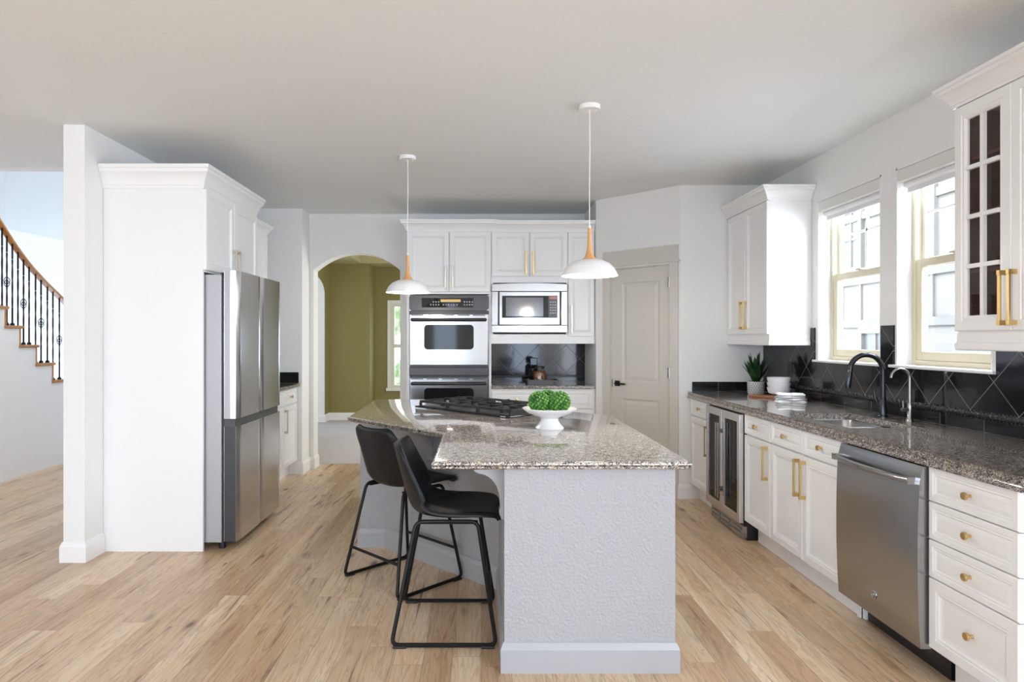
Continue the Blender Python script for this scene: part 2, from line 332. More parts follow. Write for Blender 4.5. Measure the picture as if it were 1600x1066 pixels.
# ------------------------------------------------------------------ mesh helpers
class MB:
    def __init__(s): s.v = []; s.f = []; s.m = []
    def add(s, vs, fs, mi=0):
        o = len(s.v); s.v += [tuple(v) for v in vs]
        for f in fs: s.f.append([i + o for i in f]); s.m.append(mi)
        return s
    def merge(s, other, T=None):
        o = len(s.v); s.v += [tuple(T @ Vector(v)) if T else v for v in other.v]
        s.f += [[i + o for i in f] for f in other.f]; s.m += other.m
        return s
    def box(s, x0, x1, y0, y1, z0, z1, mi=0):
        return s.add([(x0, y0, z0), (x1, y0, z0), (x1, y1, z0), (x0, y1, z0), (x0, y0, z1), (x1, y0, z1), (x1, y1, z1), (x0, y1, z1)],
                     [(0, 3, 2, 1), (4, 5, 6, 7), (0, 1, 5, 4), (1, 2, 6, 5), (2, 3, 7, 6), (3, 0, 4, 7)], mi)
    def prism(s, poly, a, b, axis='z', mi=0):
        n = len(poly)
        def P(p, t): return (p[0], p[1], t) if axis == 'z' else ((p[0], t, p[1]) if axis == 'y' else (t, p[0], p[1]))
        vs = [P(p, a) for p in poly] + [P(p, b) for p in poly]
        fs = [tuple(range(n - 1, -1, -1)), tuple(range(n, 2 * n))] + [(i, (i + 1) % n, n + (i + 1) % n, n + i) for i in range(n)]
        return s.add(vs, fs, mi)
    def rings(s, rs, cap0=True, cap1=True, closed=True, mi=0):
        n = len(rs[0]); vs = [p for r in rs for p in r]; fs = []
        for k in range(len(rs) - 1):
            for i in range(n if closed else n - 1):
                j = (i + 1) % n
                fs.append((k * n + i, k * n + j, (k + 1) * n + j, (k + 1) * n + i))
        if cap0: fs.append(tuple(range(n - 1, -1, -1)))
        if cap1: fs.append(tuple(range((len(rs) - 1) * n, len(rs) * n)))
        return s.add(vs, fs, mi)
    def lathe(s, prof, n=32, c=(0, 0, 0), axis='z', mi=0, cap0=True, cap1=True):
        rs = []
        for r, z in prof:
            ring = []
            for i in range(n):
                a = 2 * PI * i / n; x, y = max(r, 1e-5) * math.cos(a), max(r, 1e-5) * math.sin(a)
                p = (x, y, z) if axis == 'z' else ((x, z, y) if axis == 'y' else (z, x, y))
                ring.append((p[0] + c[0], p[1] + c[1], p[2] + c[2]))
            rs.append(ring)
        return s.rings(rs, cap0, cap1, True, mi)
    def tube(s, path, r, n=10, mi=0, closed=False):
        P = [Vector(p) for p in path]; m = len(P); rs = []
        rad = r if isinstance(r, (list, tuple)) else [r] * m
        T = []
        for i in range(m):
            a = P[i - 1] if (i or closed) else P[i]; b = P[(i + 1) % m] if (i < m - 1 or closed) else P[i]
            T.append((b - a).normalized())
        up = Vector((0, 0, 1)) if abs(T[0].z) < .9 else Vector((1, 0, 0))
        N = (up - T[0] * up.dot(T[0])).normalized()
        for i in range(m):
            N = (N - T[i] * N.dot(T[i])); N = N.normalized() if N.length > 1e-6 else T[i].orthogonal().normalized()
            B = T[i].cross(N)
            rs.append([tuple(P[i] + (N * math.cos(2 * PI * k / n) + B * math.sin(2 * PI * k / n)) * rad[i]) for k in range(n)])
        if closed: rs.append(rs[0]); return s.rings(rs, False, False, True, mi)
        return s.rings(rs, True, True, True, mi)
    def sphere(s, c, r, nu=16, nv=10, mi=0, sc=(1, 1, 1)):
        rs = []
        for k in range(nv + 1):
            t = PI * k / nv; rr = max(math.sin(t), 1e-4) * r; z = -math.cos(t) * r
            rs.append([(c[0] + sc[0] * rr * math.cos(2 * PI * i / nu), c[1] + sc[1] * rr * math.sin(2 * PI * i / nu), c[2] + sc[2] * z) for i in range(nu)])
        return s.rings(rs, True, True, True, mi)
    def sweep(s, path, prof, closed=False, mi=0):
        """prof = [(out, z)], out measured to the RIGHT of travel along path (2-D), mitred"""
        rs = []
        offs = [offset_path(path, o, closed) for o, z in prof]
        m = len(path)
        for i in range(m): rs.append([(offs[k][i][0], offs[k][i][1], prof[k][1]) for k in range(len(prof))])
        if closed: rs.append(rs[0]); return s.rings(rs, False, False, True, mi)
        return s.rings(rs, True, True, True, mi)
    def build(s, name, mats, parent=None, loc=(0, 0, 0), rz=0, bevel=0, smooth=38, seg=2):
        me = bpy.data.meshes.new(name); me.from_pydata(s.v, [], s.f)
        if not isinstance(mats, (list, tuple)): mats = [mats]
        for m in mats: me.materials.append(m)
        for p, mi in zip(me.polygons, s.m): p.material_index = mi
        bm = bmesh.new(); bm.from_mesh(me)
        bmesh.ops.recalc_face_normals(bm, faces=bm.faces)
        if smooth and not bevel:
            lim = math.radians(smooth)
            for e in bm.edges:
                e.smooth = len(e.link_faces) == 2 and e.calc_face_angle(0) < lim
            for f in bm.faces: f.smooth = True
        bm.to_mesh(me); bm.free()
        o = bpy.data.objects.new(name, me); COL.objects.link(o)
        o.location = loc; o.rotation_euler = (0, 0, rz)
        if parent: o.parent = parent
        if bevel:
            b = o.modifiers.new('bevel', 'BEVEL'); b.width = bevel; b.segments = seg; b.limit_method = 'ANGLE'; b.angle_limit = math.radians(40)
        return o

def offset_path(path, d, closed):
    out = []; m = len(path)
    for i in range(m):
        p = Vector(path[i]); ns = []
        for a, b in ((i - 1, i), (i, i + 1)):
            if not closed and (a < 0 or b >= m): continue
            t = Vector(path[b % m]) - Vector(path[a % m]); t.normalize(); ns.append(Vector((t.y, -t.x)))
        if len(ns) == 1: q = p + ns[0] * d
        else:
            k = 1 + ns[0].dot(ns[1]); q = p + (ns[0] + ns[1]) * (d / max(k, .2))
        out.append((q.x, q.y))
    return out

def tag(o, label=None, cat=None, group=None, kind=None):
    if label: o['label'] = label
    if cat: o['category'] = cat
    if group: o['group'] = group
    if kind: o['kind'] = kind
    return o
def thing(name, label, cat, loc=(0, 0, 0), rz=0, group=None):
    o = bpy.data.objects.new(name, None); COL.objects.link(o); o.empty_display_size = .1
    o.location = loc; o.rotation_euler = (0, 0, rz)
    return tag(o, label, cat, group)
def struct(name, mb, m, label=None, **k):
    o = mb.build(name, m, **k); tag(o, label, None, None, 'structure'); return o
def struct_root(name, loc=(0, 0, 0), rz=0, label=None):
    o = bpy.data.objects.new(name, None); COL.objects.link(o); o.location = loc; o.rotation_euler = (0, 0, rz)
    return tag(o, label, None, None, 'structure')
def copy_tree(o, parent=None):
    c = o.copy(); COL.objects.link(c)
    if parent: c.parent = parent
    for ch in [x for x in bpy.data.objects if x.parent == o]: copy_tree(ch, c)
    return c
def arc(cx, cy, r, a0, a1, n):
    return [(cx + r * math.cos(a0 + (a1 - a0) * i / n), cy + r * math.sin(a0 + (a1 - a0) * i / n)) for i in range(n + 1)]
def rrect(x0, x1, z0, z1, r, n=5):
    return arc(x1 - r, z0 + r, r, -PI / 2, 0, n) + arc(x1 - r, z1 - r, r, 0, PI / 2, n) + arc(x0 + r, z1 - r, r, PI / 2, PI, n) + arc(x0 + r, z0 + r, r, PI, 1.5 * PI, n)

# ------------------------------------------------------------------ the shell
CZ = 2.68
XR, XL = 2.42, -2.43         # window wall face, divider wall face (kitchen side)
YB = 6.84                    # back wall face
YP = 5.55                    # pantry return wall face
struct('floor', MB().box(-8, 2.7, -6.6, 7.09, -.1, 0), M_FLOOR, 'light oak plank floor with dark knots')
struct('floor', MB().box(-5, 2.7, 7.09, 14, -.1, .004), M_CARPET, 'pale grey carpet beyond the arch')
mb = MB().box(-4.75, 2.7, -6.7, 4.96, CZ, CZ + .15).box(-2.56, 2.7, 4.96, 7.02, CZ, CZ + .15)
struct('ceiling', mb, M_CEIL, 'pale textured kitchen ceiling')
# divider wall beside the fridge
struct('wall_left', MB().box(-2.56, XL, 3.98, 7.02, 0, CZ), M_WALL)
# return wall facing camera, between the left cabinets and the arch
struct('wall_left_return', MB().box(XL, -1.807, 6.55, 7.02, 0, CZ), M_WALL)
# back wall with the arched opening
AX0, AX1, ZS, ZT = -1.766, -.855, 2.09, 2.27
pts = [(-1.807, 0), (AX0, 0), (AX0, ZS)]
cxA = (AX0 + AX1) / 2; hw = (AX1 - AX0) / 2
for i in range(1, 20):
    a = PI - PI * i / 20
    t = math.cos(a); pts.append((cxA + hw * t, ZS + (ZT - ZS) * (1 - abs(t) ** 2.2)))
# flatter ellipse with corners: lift the first points slightly
pts += [(AX1, ZS), (AX1, 0), (1.21, 0), (1.21, CZ), (-1.807, CZ)]
struct('wall_back', MB().prism(pts, YB, 7.02, 'y'), M_WALL, smooth=30)
# pantry walls : nib beside the cabinets, 45 degree wall with the door, return to the window wall
s2 = math.sqrt(.5)
def DG(u): return (1.706 - u * s2, YP + u * s2)      # along the diagonal from its right end
LD = (1.706 - 1.09) / s2
d0, d1 = .09, .94            # door opening along the diagonal (u)
def diag_box(mb, u0, u1, t0, t1, z0, z1):
    a, b = DG(u0), DG(u1); nx, ny = s2, s2
    poly = [(a[0] + nx * t0, a[1] + ny * t0), (b[0] + nx * t0, b[1] + ny * t0), (b[0] + nx * t1, b[1] + ny * t1), (a[0] + nx * t1, a[1] + ny * t1)]
    return mb.prism(poly, z0, z1)
DU0, DU1 = .105, .70         # leaf
mb = MB(); diag_box(mb, 0, DU0 - .01, 0, .12, 0, CZ); diag_box(mb, DU1 + .01, LD, 0, .12, 0, CZ); diag_box(mb, DU0 - .01, DU1 + .01, 0, .12, 2.02, CZ)
struct('wall_pantry', mb, M_WALL)
xe, ye = DG(LD)
struct('wall_pantry_side', MB().box(1.09, 1.21, ye + .005, YB, 0, CZ), M_WALL)
struct('wall_right_return', MB().box(1.706, XR, YP, YP + .12, 0, CZ), M_WALL)
# window wall
W1, W2 = (3.93, 4.67), (3.07, 3.79)
WZ0, WZ1 = 1.205, 2.36
mb = MB()
WT = .17
mb.box(XR, XR + WT, .3, YP + .12, 0, WZ0); mb.box(XR, XR + WT, -6.7, .3, 0, .4); mb.box(XR, XR + WT, -6.7, .3, 2.45, CZ); mb.box(XR, XR + WT, .3, YP + .12, WZ1, CZ)
for a, b in ((-6.7, -5.9), (-3.5, -2.9)): mb.box(XR, XR + WT, a, b, .4, 2.45)
for a, b in ((.3, W2[0]), (W2[1], W1[0]), (W1[1], YP + .12)): mb.box(XR, XR + WT, a, b, WZ0, WZ1)
struct('wall_right', mb, M_WALL)
# walls behind the camera and at far left (living room side)
mb = MB(); mb.box(-4.75, 2.6, REAR - .15, REAR, 2.4, CZ); e_ = -4.75
for a_, b_, z_ in REAR_W:
    mb.box(e_, a_, REAR - .15, REAR, 0, 2.4); e_ = b_
    if z_: mb.box(a_, b_, REAR - .15, REAR, 0, z_)
mb.box(e_, 2.6, REAR - .15, REAR, 0, 2.4)
struct('wall_rear', mb, M_WALL)
mb = MB(); mb.box(-4.75, -4.6, -6.7, -3.5, 0, .4); mb.box(-4.75, -4.6, -6.7, -3.5, 2.45, CZ); mb.box(-4.75, -4.6, -3.5, 4.96, 0, CZ)
mb.box(-4.75, -4.6, -6.7, -5.9, .4, 2.45)
struct('wall_far_left', mb, M_WALL)
# stair hall
M_HALL = mat('pale_hall_paint', (.72, .715, .70), .6)
mb = MB().box(-8, -2.56, 4.96, 5.1, CZ, 5.3); struct('wall_hall_header', mb, M_WALL)
struct('wall_hall_left', MB().box(-8.1, -8, 4.96, 11, 0, 5.3), M_HALL)
struct('wall_hall_front', MB().box(-8, -4.75, 4.96, 5.1, 0, CZ), M_WALL)
struct('wall_hall_back', MB().box(-8, -2.56, 10.9, 11, 0, 5.3), M_HALL)
struct('wall_hall_right', MB().box(-2.72, -2.556, 7.02, 11, 2.9, 5.3).box(-2.56, -2.46, 4.96, 7.02, CZ, 5.3), M_HALL)
struct('ceiling', MB().box(-8.1, -2.46, 4.96, 11, 5.3, 5.4), M_CEIL, 'high ceiling over the stair hall')

# baseboards
BP = [(0, 0), (.016, 0), (.016, .095), (.011, .108), (.006, .12), (0, .125)]
def baseboard(side, path, m=M_TRIM, h=1.0, lab=None):
    return struct('baseboard_' + side, MB().sweep(path, [(o, z * h) for o, z in BP]), m, lab, smooth=0)
baseboard('left', [(-2.56, 7.0), (-2.56, 3.98), (XL, 3.98), (XL, 4.17)])
baseboard('back', [(-1.87, 6.55), (-1.807, 6.55), (-1.807, YB), (AX0, YB), (AX0, 7.02)])
baseboard('right', [DG(.02), DG(0), (1.80, YP)])

# ------------------------------------------------------------------ pantry door
dr = struct_root('door_1', label='greige two panel pantry door with black lever')
mb = MB(); diag_box(mb, DU0 - .085, DU0 - .005, -.018, 0, 0, 2.045); diag_box(mb, DU1 + .005, DU1 + .085, -.018, 0, 0, 2.045)
diag_box(mb, DU0 - .10, DU1 + .10, -.026, 0, 2.03, 2.045)
diag_box(mb, DU0 - .085, DU1 + .085, -.018, 0, 2.045, 2.175)
diag_box(mb, DU0 - .01, DU0, 0, .12, 0, 2.02); diag_box(mb, DU1, DU1 + .01, 0, .12, 0, 2.02); diag_box(mb, DU0 - .01, DU1 + .01, 0, .12, 2.008, 2.02)
mb.build('door_casing', M_DOORP, dr, bevel=.002)
def nested_front(w, h, rs, t=None, mi=0, mb=None, cap=True, x0=0, z0=0):
    """rings of (inset, depth) ; front faces -y"""
    mb = mb or MB(); ring = []
    for ins, d in rs: ring.append([(x0 + ins, d, z0 + ins), (x0 + w - ins, d, z0 + ins), (x0 + w - ins, d, z0 + h - ins), (x0 + ins, d, z0 + h - ins)])
    if t is not None: ring.insert(0, [(x0, t, z0), (x0 + w, t, z0), (x0 + w, t, z0 + h), (x0, t, z0 + h)])
    return mb.rings(ring, t is not None, cap, True, mi)
# leaf in a frame whose x runs from its left (far) edge to its right edge
ax, ay = DG(DU1); DW = DU1 - DU0
leaf = MB(); H = 2.005
zs = [(.22, .82), (.97, 1.88)]
x_in = .105
for a, b in ((0, x_in), (DW - x_in, DW)): leaf.box(a, b, 0, .04, .01, H)
prev = .01
for z0, z1 in zs + [(H, H)]:
    leaf.box(x_in, DW - x_in, 0, .04, prev, z0); prev = z1
for z0, z1 in zs:
    nested_front(DW - 2 * x_in, z1 - z0, [(0, 0), (.008, .008), (.02, .011), (.05, .004), (.055, .004)], None, 0, leaf, True, x_in, z0)
leaf.build('door_leaf', M_DOORP, dr, loc=(ax + .012 * s2, ay + .012 * s2, 0), rz=-PI / 4, smooth=0)
k = MB(); k.box(.035, .085, -.012, .0, .93, .98); k.lathe([(.011, 0), (.011, -.045)], 14, (.06, 0, .955), 'y'); k.tube([(.055, -.045, .955), (.10, -.045, .955), (.165, -.043, .953)], [.009, .009, .007], 10)
k.box(-.003, .004, -.004, .02, .92, .99)
kk = k.build('door_handle', M_IRON, dr, loc=(ax + .012 * s2, ay + .012 * s2, 0), rz=-PI / 4, bevel=.002); tag(kk, 'black lever handle')
for zc in (1.86, 1.07, .28):
    hm = MB().tube([(0, 0, zc - .045), (0, 0, zc + .045)], .007, 8); hm.box(-.016, .0, -.002, .004, zc - .045, zc + .045)
    px_, py_ = DG(DU0 + .002); hm.build('hinge', M_SS, dr, loc=(px_ - .004, py_ - .006, 0), rz=-PI / 4)

# ------------------------------------------------------------------ windows over the sink
def window(idx, y0, y1, label):
    r = struct_root('window_%d' % idx, (0, 0, 0), 0, label)
    xf = XR + .085
    # jamb lining
    mb = MB(); mb.box(XR - .002, xf + .07, y1 - .012, y1, WZ0, WZ1); mb.box(XR - .002, xf + .07, y0, y0 + .012, WZ0, WZ1); mb.box(XR - .002, xf + .07, y0, y1, WZ1 - .012, WZ1)
    mb.build('window_jamb', M_TRIM, r)
    # cream frame
    def fr(mb, X0, X1, a, b, z0, z1, t, tb=None):
        tb = tb or t
        mb.box(X0, X1, a, a + t, z0, z1); mb.box(X0, X1, b - t, b, z0, z1); mb.box(X0, X1, a + t, b - t, z0, z0 + tb); mb.box(X0, X1, a + t, b - t, z1 - t, z1)
    a, b = y0 + .012, y1 - .012; zb, zt = WZ0 + .012, WZ1 - .012
    f = MB(); fr(f, xf, xf + .075, a, b, zb, zt, .028); f.build('window_frame', M_TAN, r, bevel=.003)
    zm = 1.795
    lo = MB(); fr(lo, xf + .006, xf + .035, a + .028, b - .028, zb + .028, zm + .03, .045, .05); l_ = lo.build('lower_sash', M_TAN, r, bevel=.004)
    up = MB(); fr(up, xf + .038, xf + .066, a + .028, b - .028, zm - .02, zt - .028, .032)
    u_ = up.build('upper_sash', M_TRIM, r, bevel=.004)
    MB().box(xf + .02, xf + .023, a + .07, b - .07, zb + .075, zm - .012).build('pane', M_GLASS, l_)
    MB().box(xf + .05, xf + .053, a + .058, b - .058, zm + .01, zt - .058).build('pane', M_GLASS, u_)
    g = MB(); ym = (a + b) / 2; zg = (zm + zt) / 2 + .02
    g.box(xf + .046, xf + .058, ym - .007, ym + .007, zm + .01, zt - .05); g.box(xf + .046, xf + .058, a + .05, b - .05, zg - .007, zg + .007)
    g.build('muntin', M_TRIM, u_)
    lk = MB().box(xf - .012, xf + .02, ym - .03, ym + .03, zm + .03, zm + .04); lk.build('sash_lock', M_TAN, l_)
    sl = MB().box(XR - .03, xf + .07, y0 - .03, y1 + .03, WZ0 - .004, WZ0 + .012); sl.build('window_sill', M_TRIM, r, bevel=.004)
    t = thing('roller_shade', label.split(' window')[0] + ' window roller shade in a pale cassette, rolled up', 'blind', (XR, ym, WZ1), 0, 'roller shades at the sink windows')
    MB().box(-.002, .07, -(y1 - y0) / 2 + .013, (y1 - y0) / 2 - .013, -.085, -.013).build('cassette', M_VAL, t, bevel=.004)
    MB().lathe([(.022, -(y1 - y0) / 2 + .03), (.022, (y1 - y0) / 2 - .03)], 16, (.045, 0, -.10), 'y').build('shade_roll', M_SHADECL, t)
    MB().box(.043, .046, -(y1 - y0) / 2 + .035, (y1 - y0) / 2 - .035, -.15, -.105).build('shade_cloth', M_SHADECL, t)
    return r
window(1, W1[0], W1[1], 'far sink window beside the plain upper cabinet')
window(2, W2[0], W2[1], 'near sink window beside the glass door cabinet')
# frames behind the camera: rear ones seen in reflections, side ones added for light
def big_window(idx, axis, c, a, b, z0, z1, n):
    mb = MB(); t = .05
    def bx(u0, u1, za, zb):
        if axis == 'y': mb.box(u0, u1, c - .05, c - .01, za, zb)
        else: mb.box(c - .05 if c < 0 else c + .01, c - .01 if c < 0 else c + .05, u0, u1, za, zb)
    bx(a, b, z0, z0 + t); bx(a, b, z1 - t, z1)
    for i in range(n + 1):
        u = a + (b - a - t) * i / n; bx(u, u + t, z0 + t, z1 - t)
    struct('window_%d' % idx, mb, M_TRIM)
for i_, (a_, b_, z_) in enumerate(REAR_W): big_window(3 + i_, 'y', REAR, a_, b_, z_, 2.4, 2 if i_ == 0 else 1)
big_window(6, 'x', -4.6, -5.9, -3.5, .4, 2.45, 3)  # unseen left window, added to let light in
for i_, (a_, b_) in enumerate(SIDE_W): big_window(7 + 2 * i_, 'x', XR, a_, b_, .4, 2.45, 3)  # unseen right windows, added to let light in
struct('patio', MB().box(-16, 2.59, -20, REAR - .16, -.25, -.15).box(-16, -4.76, REAR - .16, 4.9, -.25, -.15).box(2.6, 6.2, -14, -4, -.55, -.5), mat('pale_patio', (.45, .45, .43), .8))

# ------------------------------------------------------------------ house next door, seen through the sink windows
hs = thing('neighbour_house', 'white two storey house next door in bright sun', 'building', (6.2, 4, 0), 0)
mb = MB().box(0, 3, -8, 12, -.5, 7)
mb.build('house_wall', M_HOUSE, hs)
tr = MB()
for zz in (1.55, 2.25, 3.3): tr.box(-.04, 0, -8, 12, zz, zz + .12)
for i in range(36): tr.box(-.03, 0, -8 + i * .56, -7.94 + i * .56, 1.67, 2.25)
tr.build('siding_boards', M_HTRIM, hs)
for (yy, z0, w_, h_) in ((5.2, .2, 1.3, 1.25), (2.2, .2, 1.0, 1.25), (-.8, .2, 1.2, 1.25), (4.9, 2.55, 1.0, 1.4), (6.6, 2.55, 1.0, 1.4), (1.6, 2.6, 1.0, 1.4)):
    wf = MB()
    wf.box(-.06, 0, yy - .09, yy, z0 - .09, z0 + h_ + .14); wf.box(-.06, 0, yy + w_, yy + w_ + .09, z0 - .09, z0 + h_ + .14)
    wf.box(-.06, 0, yy, yy + w_, z0 - .09, z0); wf.box(-.06, 0, yy, yy + w_, z0 + h_, z0 + h_ + .14)
    for k_ in range(1, 4): wf.box(-.035, 0, yy + w_ * k_ / 4 - .015, yy + w_ * k_ / 4 + .015, z0, z0 + h_)
    for k_ in range(1, 3): wf.box(-.035, 0, yy, yy + w_, z0 + h_ * k_ / 3 - .015, z0 + h_ * k_ / 3 + .015)
    f = wf.build('window', M_HTRIM, hs)
    MB().box(-.012, -.004, yy, yy + w_, z0, z0 + h_).build('pane', M_HGL, f)
lawn = MB().box(2.6, 6.2, -4, 16, -.55, -.5); tag(lawn.build('side_yard', mat('concrete_yard', (.6, .6, .58), .8), smooth=0), None, None, None, 'structure')

# ------------------------------------------------------------------ dining room beyond the arch
mb = MB(); mb.box(-2.72, -1.87, 10.9, 11.55, 0, 2.9)                       # near green wall
struct('wall_dining_back', mb, M_OLIVE)
mb = MB(); y_ = 11.43
mb.box(-1.87, -1.60, y_, y_ + .12, 0, 2.9); mb.box(-.7, 2.5, y_, y_ + .12, 0, 2.9); mb.box(-1.60, -.7, y_, y_ + .12, 0, .50); mb.box(-1.60, -.7, y_, y_ + .12, 1.98, 2.9)
struct('wall_dining_bay', mb, M_OLIVE)
# left wall of the dining room with its own arch
pts = [(7.02, 0), (9.1, 0), (9.1, 2.10)]
for i in range(1, 16):
    a = PI - PI * i / 16; pts.append((9.85 + .75 * math.cos(a), 2.10 + .26 * math.sin(a)))
pts += [(10.60, 2.10), (10.60, 0), (10.9, 0), (10.9, 2.9), (7.02, 2.9)]
mb = MB().prism(pts, -2.72, -2.556, 'x'); mb.m[1] = 1
struct('wall_dining_left', mb, [M_WALL, M_OLIVE], smooth=30)
struct('wall_dining_right', MB().box(.6, .7, 7.02, 11.5, 0, 2.9), M_OLIVE)
mb = MB().box(-2.55, .6, 7.03, 8.2, 2.62, 2.9).box(-2.55, .6, 10.75, 11.4, 2.62, 2.9).box(-2.55, -2.0, 8.2, 10.75, 2.62, 2.9).box(-.4, .6, 8.2, 10.75, 2.62, 2.9)
struct('trim_1', mb, mat('olive_beam_paint', (.42, .38, .19), .6), 'olive tray ceiling border')
struct('ceiling', MB().box(-2.72, 2.6, 7.02, 11.6, 2.9, 3.0), M_CEIL, 'white tray ceiling of the room beyond the arch')
baseboard('dining', [(-2.72, 10.6), (-2.556, 10.60), (-2.556, 10.9), (-1.87, 10.9), (-1.87, 11.43), (.6, 11.43)][::-1][::-1], lab='tall white baseboard')
r = struct_root('window_8', label='tall dining room window with cream sash')
f = MB(); a, b, z0, z1 = -1.60, -.70, .50, 1.98
for (u0, u1, za, zb) in ((a, a + .07, z0, z1), (b - .07, b, z0, z1), (a + .07, b - .07, z0, z0 + .05), (a + .07, b - .07, z1 - .05, z1), (a + .07, b - .07, 1.20, 1.27)): f.box(u0, u1, y_ - .01, y_ + .06, za, zb)
f.build('window_frame', mat('cream_trim', (.74, .72, .60), .4), r)
MB().box(a - .07, b + .07, y_ - .05, y_ + .02, z0 - .05, z0).build('window_sill', M_TRIM, r)
mb = MB().box(a - .05, a, y_ - .015, y_, z0, z1 + .06).box(b, b + .05, y_ - .015, y_, z0, z1 + .06).box(a, b, y_ - .015, y_, z1, z1 + .06); mb.build('window_casing', M_TRIM, r)
MB().box(a, b, y_ + .05, y_ + .053, z0, z1).build('pane', M_GLASS, r)
def bush_mat():
    m, n, l, b = nt('sunlit_foliage')
    tc = n.new('ShaderNodeTexCoord'); no = n.new('ShaderNodeTexNoise'); no.inputs['Scale'].default_value = 6; no.inputs['Detail'].default_value = 5; l.new(tc.outputs['Object'], no.inputs['Vector'])
    r_ = ramp(n, [(.35, (.25, .33, .15)), (.65, (.75, .82, .62))]); l.new(no.outputs['Fac'], r_.inputs[0]); l.new(r_.outputs[0], b.inputs['Base Color']); b.inputs['Roughness'].default_value = .8
    return m
hb = MB()
for i in range(26): hb.sphere((random.uniform(-3.5, 1.5), 13.4 + random.uniform(-.3, .3), random.uniform(.2, 2.6)), random.uniform(.35, .6), 12, 8)
tag(hb.build('hedge', bush_mat()), 'bright green hedge outside the dining room window', 'hedge', None, 'stuff')

# ------------------------------------------------------------------ cabinet kit (local: x along the front, y into the cabinet, z up)
DOORP = [(0, .004), (.004, 0), (.040, 0), (.044, .004), (.050, .002), (.058, .009), (.070, .0115), (.074, .0115)]
DRAWP = [(0, .004), (.004, 0), (.022, 0), (.026, .004), (.031, .002), (.037, .008), (.052, .004), (.056, .004)]
def bar_pull(name, parent, loc, L, m, horizontal=False):
    mb = MB(); mb.box(-.006, .006, -.034, -.024, -L / 2, L / 2)
    for s in (-1, 1): mb.box(-.007, .007, -.036, 0, s * (L / 2 - .010) - .010, s * (L / 2 - .010) + .010)
    return mb.build(name, m, parent, loc, bevel=.0012)
def knob(parent, loc, m=M_BRASS):
    mb = MB().lathe([(.007, 0), (.0055, -.008), (.0055, -.016), (.0135, -.019), (.015, -.023), (.0135, -.028), (.006, -.029)], 20, (0, 0, 0), 'y')
    return mb.build('knob', m, parent, loc)
def door(parent, x, z, w, h, handle=None, m=M_BRASS, HL=.2, y=0):
    """handle=(side 'l'/'r', z centre of the pull measured in the door)"""
    d = nested_front(w, h, DOORP, .02).build('door', M_CAB, parent, (x, y, z), smooth=0)
    if handle:
        hx = .032 if handle[0] == 'l' else w - .032
        bar_pull('handle', d, (hx, 0, handle[1]), HL, m)
    return d
def drawer(parent, x, z, w, h, y=0, knobs=1):
    d = nested_front(w, h, DRAWP if h < .2 else DOORP, .02).build('drawer', M_CAB, parent, (x, y, z), smooth=0)
    if knobs: knob(d, (w / 2, .004 if h < .2 else .0115, h / 2))
    return d
def carcass(parent, w, d, z0, z1, toe=True, extra=0, y0=.02):
    mb = MB().box(0, w, y0, d, z0, z1)
    if toe: mb.box(0, w, .095, d, 0, z0)
    return mb.build('body', M_CAB, parent, smooth=0)
CROWN = [(0, 0), (.010, 0), (.012, .012), (.016, .014), (.018, .026), (.034, .052), (.048, .066), (.052, .068), (.054, .082), (.062, .086), (.064, .10), (0, .10)]
def crown(parent, path, z, name='crown_moulding'):
    return MB().sweep(path, [(o, z + h) for o, h in CROWN]).build(name, M_CAB, parent, smooth=25)

# ---- run under the windows, front faces at X = 1.77 looking to -X
RX = 1.77
def right_unit(label, ynear, yfar, group=None, name='base_cabinet'):
    t = thing(name, label, 'cabinet' if 'cabinet' in name else name, (RX, yfar, 0), -PI / 2, group)
    return t, yfar - ynear
DEP = XR - RX - .002
g_r = 'white base cabinets under the sink windows'
t, w = right_unit('narrow white base cabinet with one drawer, at the far end beside the wine cooler', 5.035, 5.545, g_r)
carcass(t, w, DEP, .14, .885); drawer(t, .05, .73, w - .055, .134); door(t, .05, .145, w - .055, .575, ('r', .42), M_NICK, .24)
t, w = right_unit('white base cabinet with one drawer and one door, right of the wine cooler', 3.985, 4.375, g_r)
carcass(t, w, DEP, .14, .885); drawer(t, .004, .732, w - .007, .134); door(t, .004, .145, w - .007, .578, ('r', .45), M_BRASS, .21)
t, w = right_unit('white double door cabinet under the sink', 3.185, 3.983, g_r)
mb = MB().box(0, w, .02, .04, .14, .885).box(0, .018, .04, DEP, .14, .885).box(w - .018, w, .04, DEP, .14, .885).box(.018, w - .018, .04, DEP, .14, .16).box(0, w, .095, DEP, 0, .14)
mb.build('body', M_CAB, t, smooth=0)
for i in range(2):
    xx = .004 + i * w / 2; drawer(t, xx, .732, w / 2 - .006, .134); door(t, xx, .145, w / 2 - .006, .578, ('r' if i == 0 else 'l', .45), M_BRASS, .21)
mb = MB().box(w - .02, w, .085, .12, 0, .09).box(w, w + .02, .10, .13, 0, .10); mb.build('foot', M_CAB, t)
t, w = right_unit('white four drawer cabinet with round brass knobs, nearest the camera', 2.125, 2.575, g_r)
MB().box(0, w, .02, DEP, .14, .885).box(.02, w, .095, DEP, 0, .14).build('body', M_CAB, t, smooth=0)
for (z, h) in ((.73, .136), (.58, .146), (.43, .146), (.15, .276)): drawer(t, .003, z, w - .018, h)
pnl = nested_front(DEP - .03, .70, DOORP, .01).build('end_panel', M_CAB, t, (w + .010, .025, .16), rz=PI / 2, smooth=0)

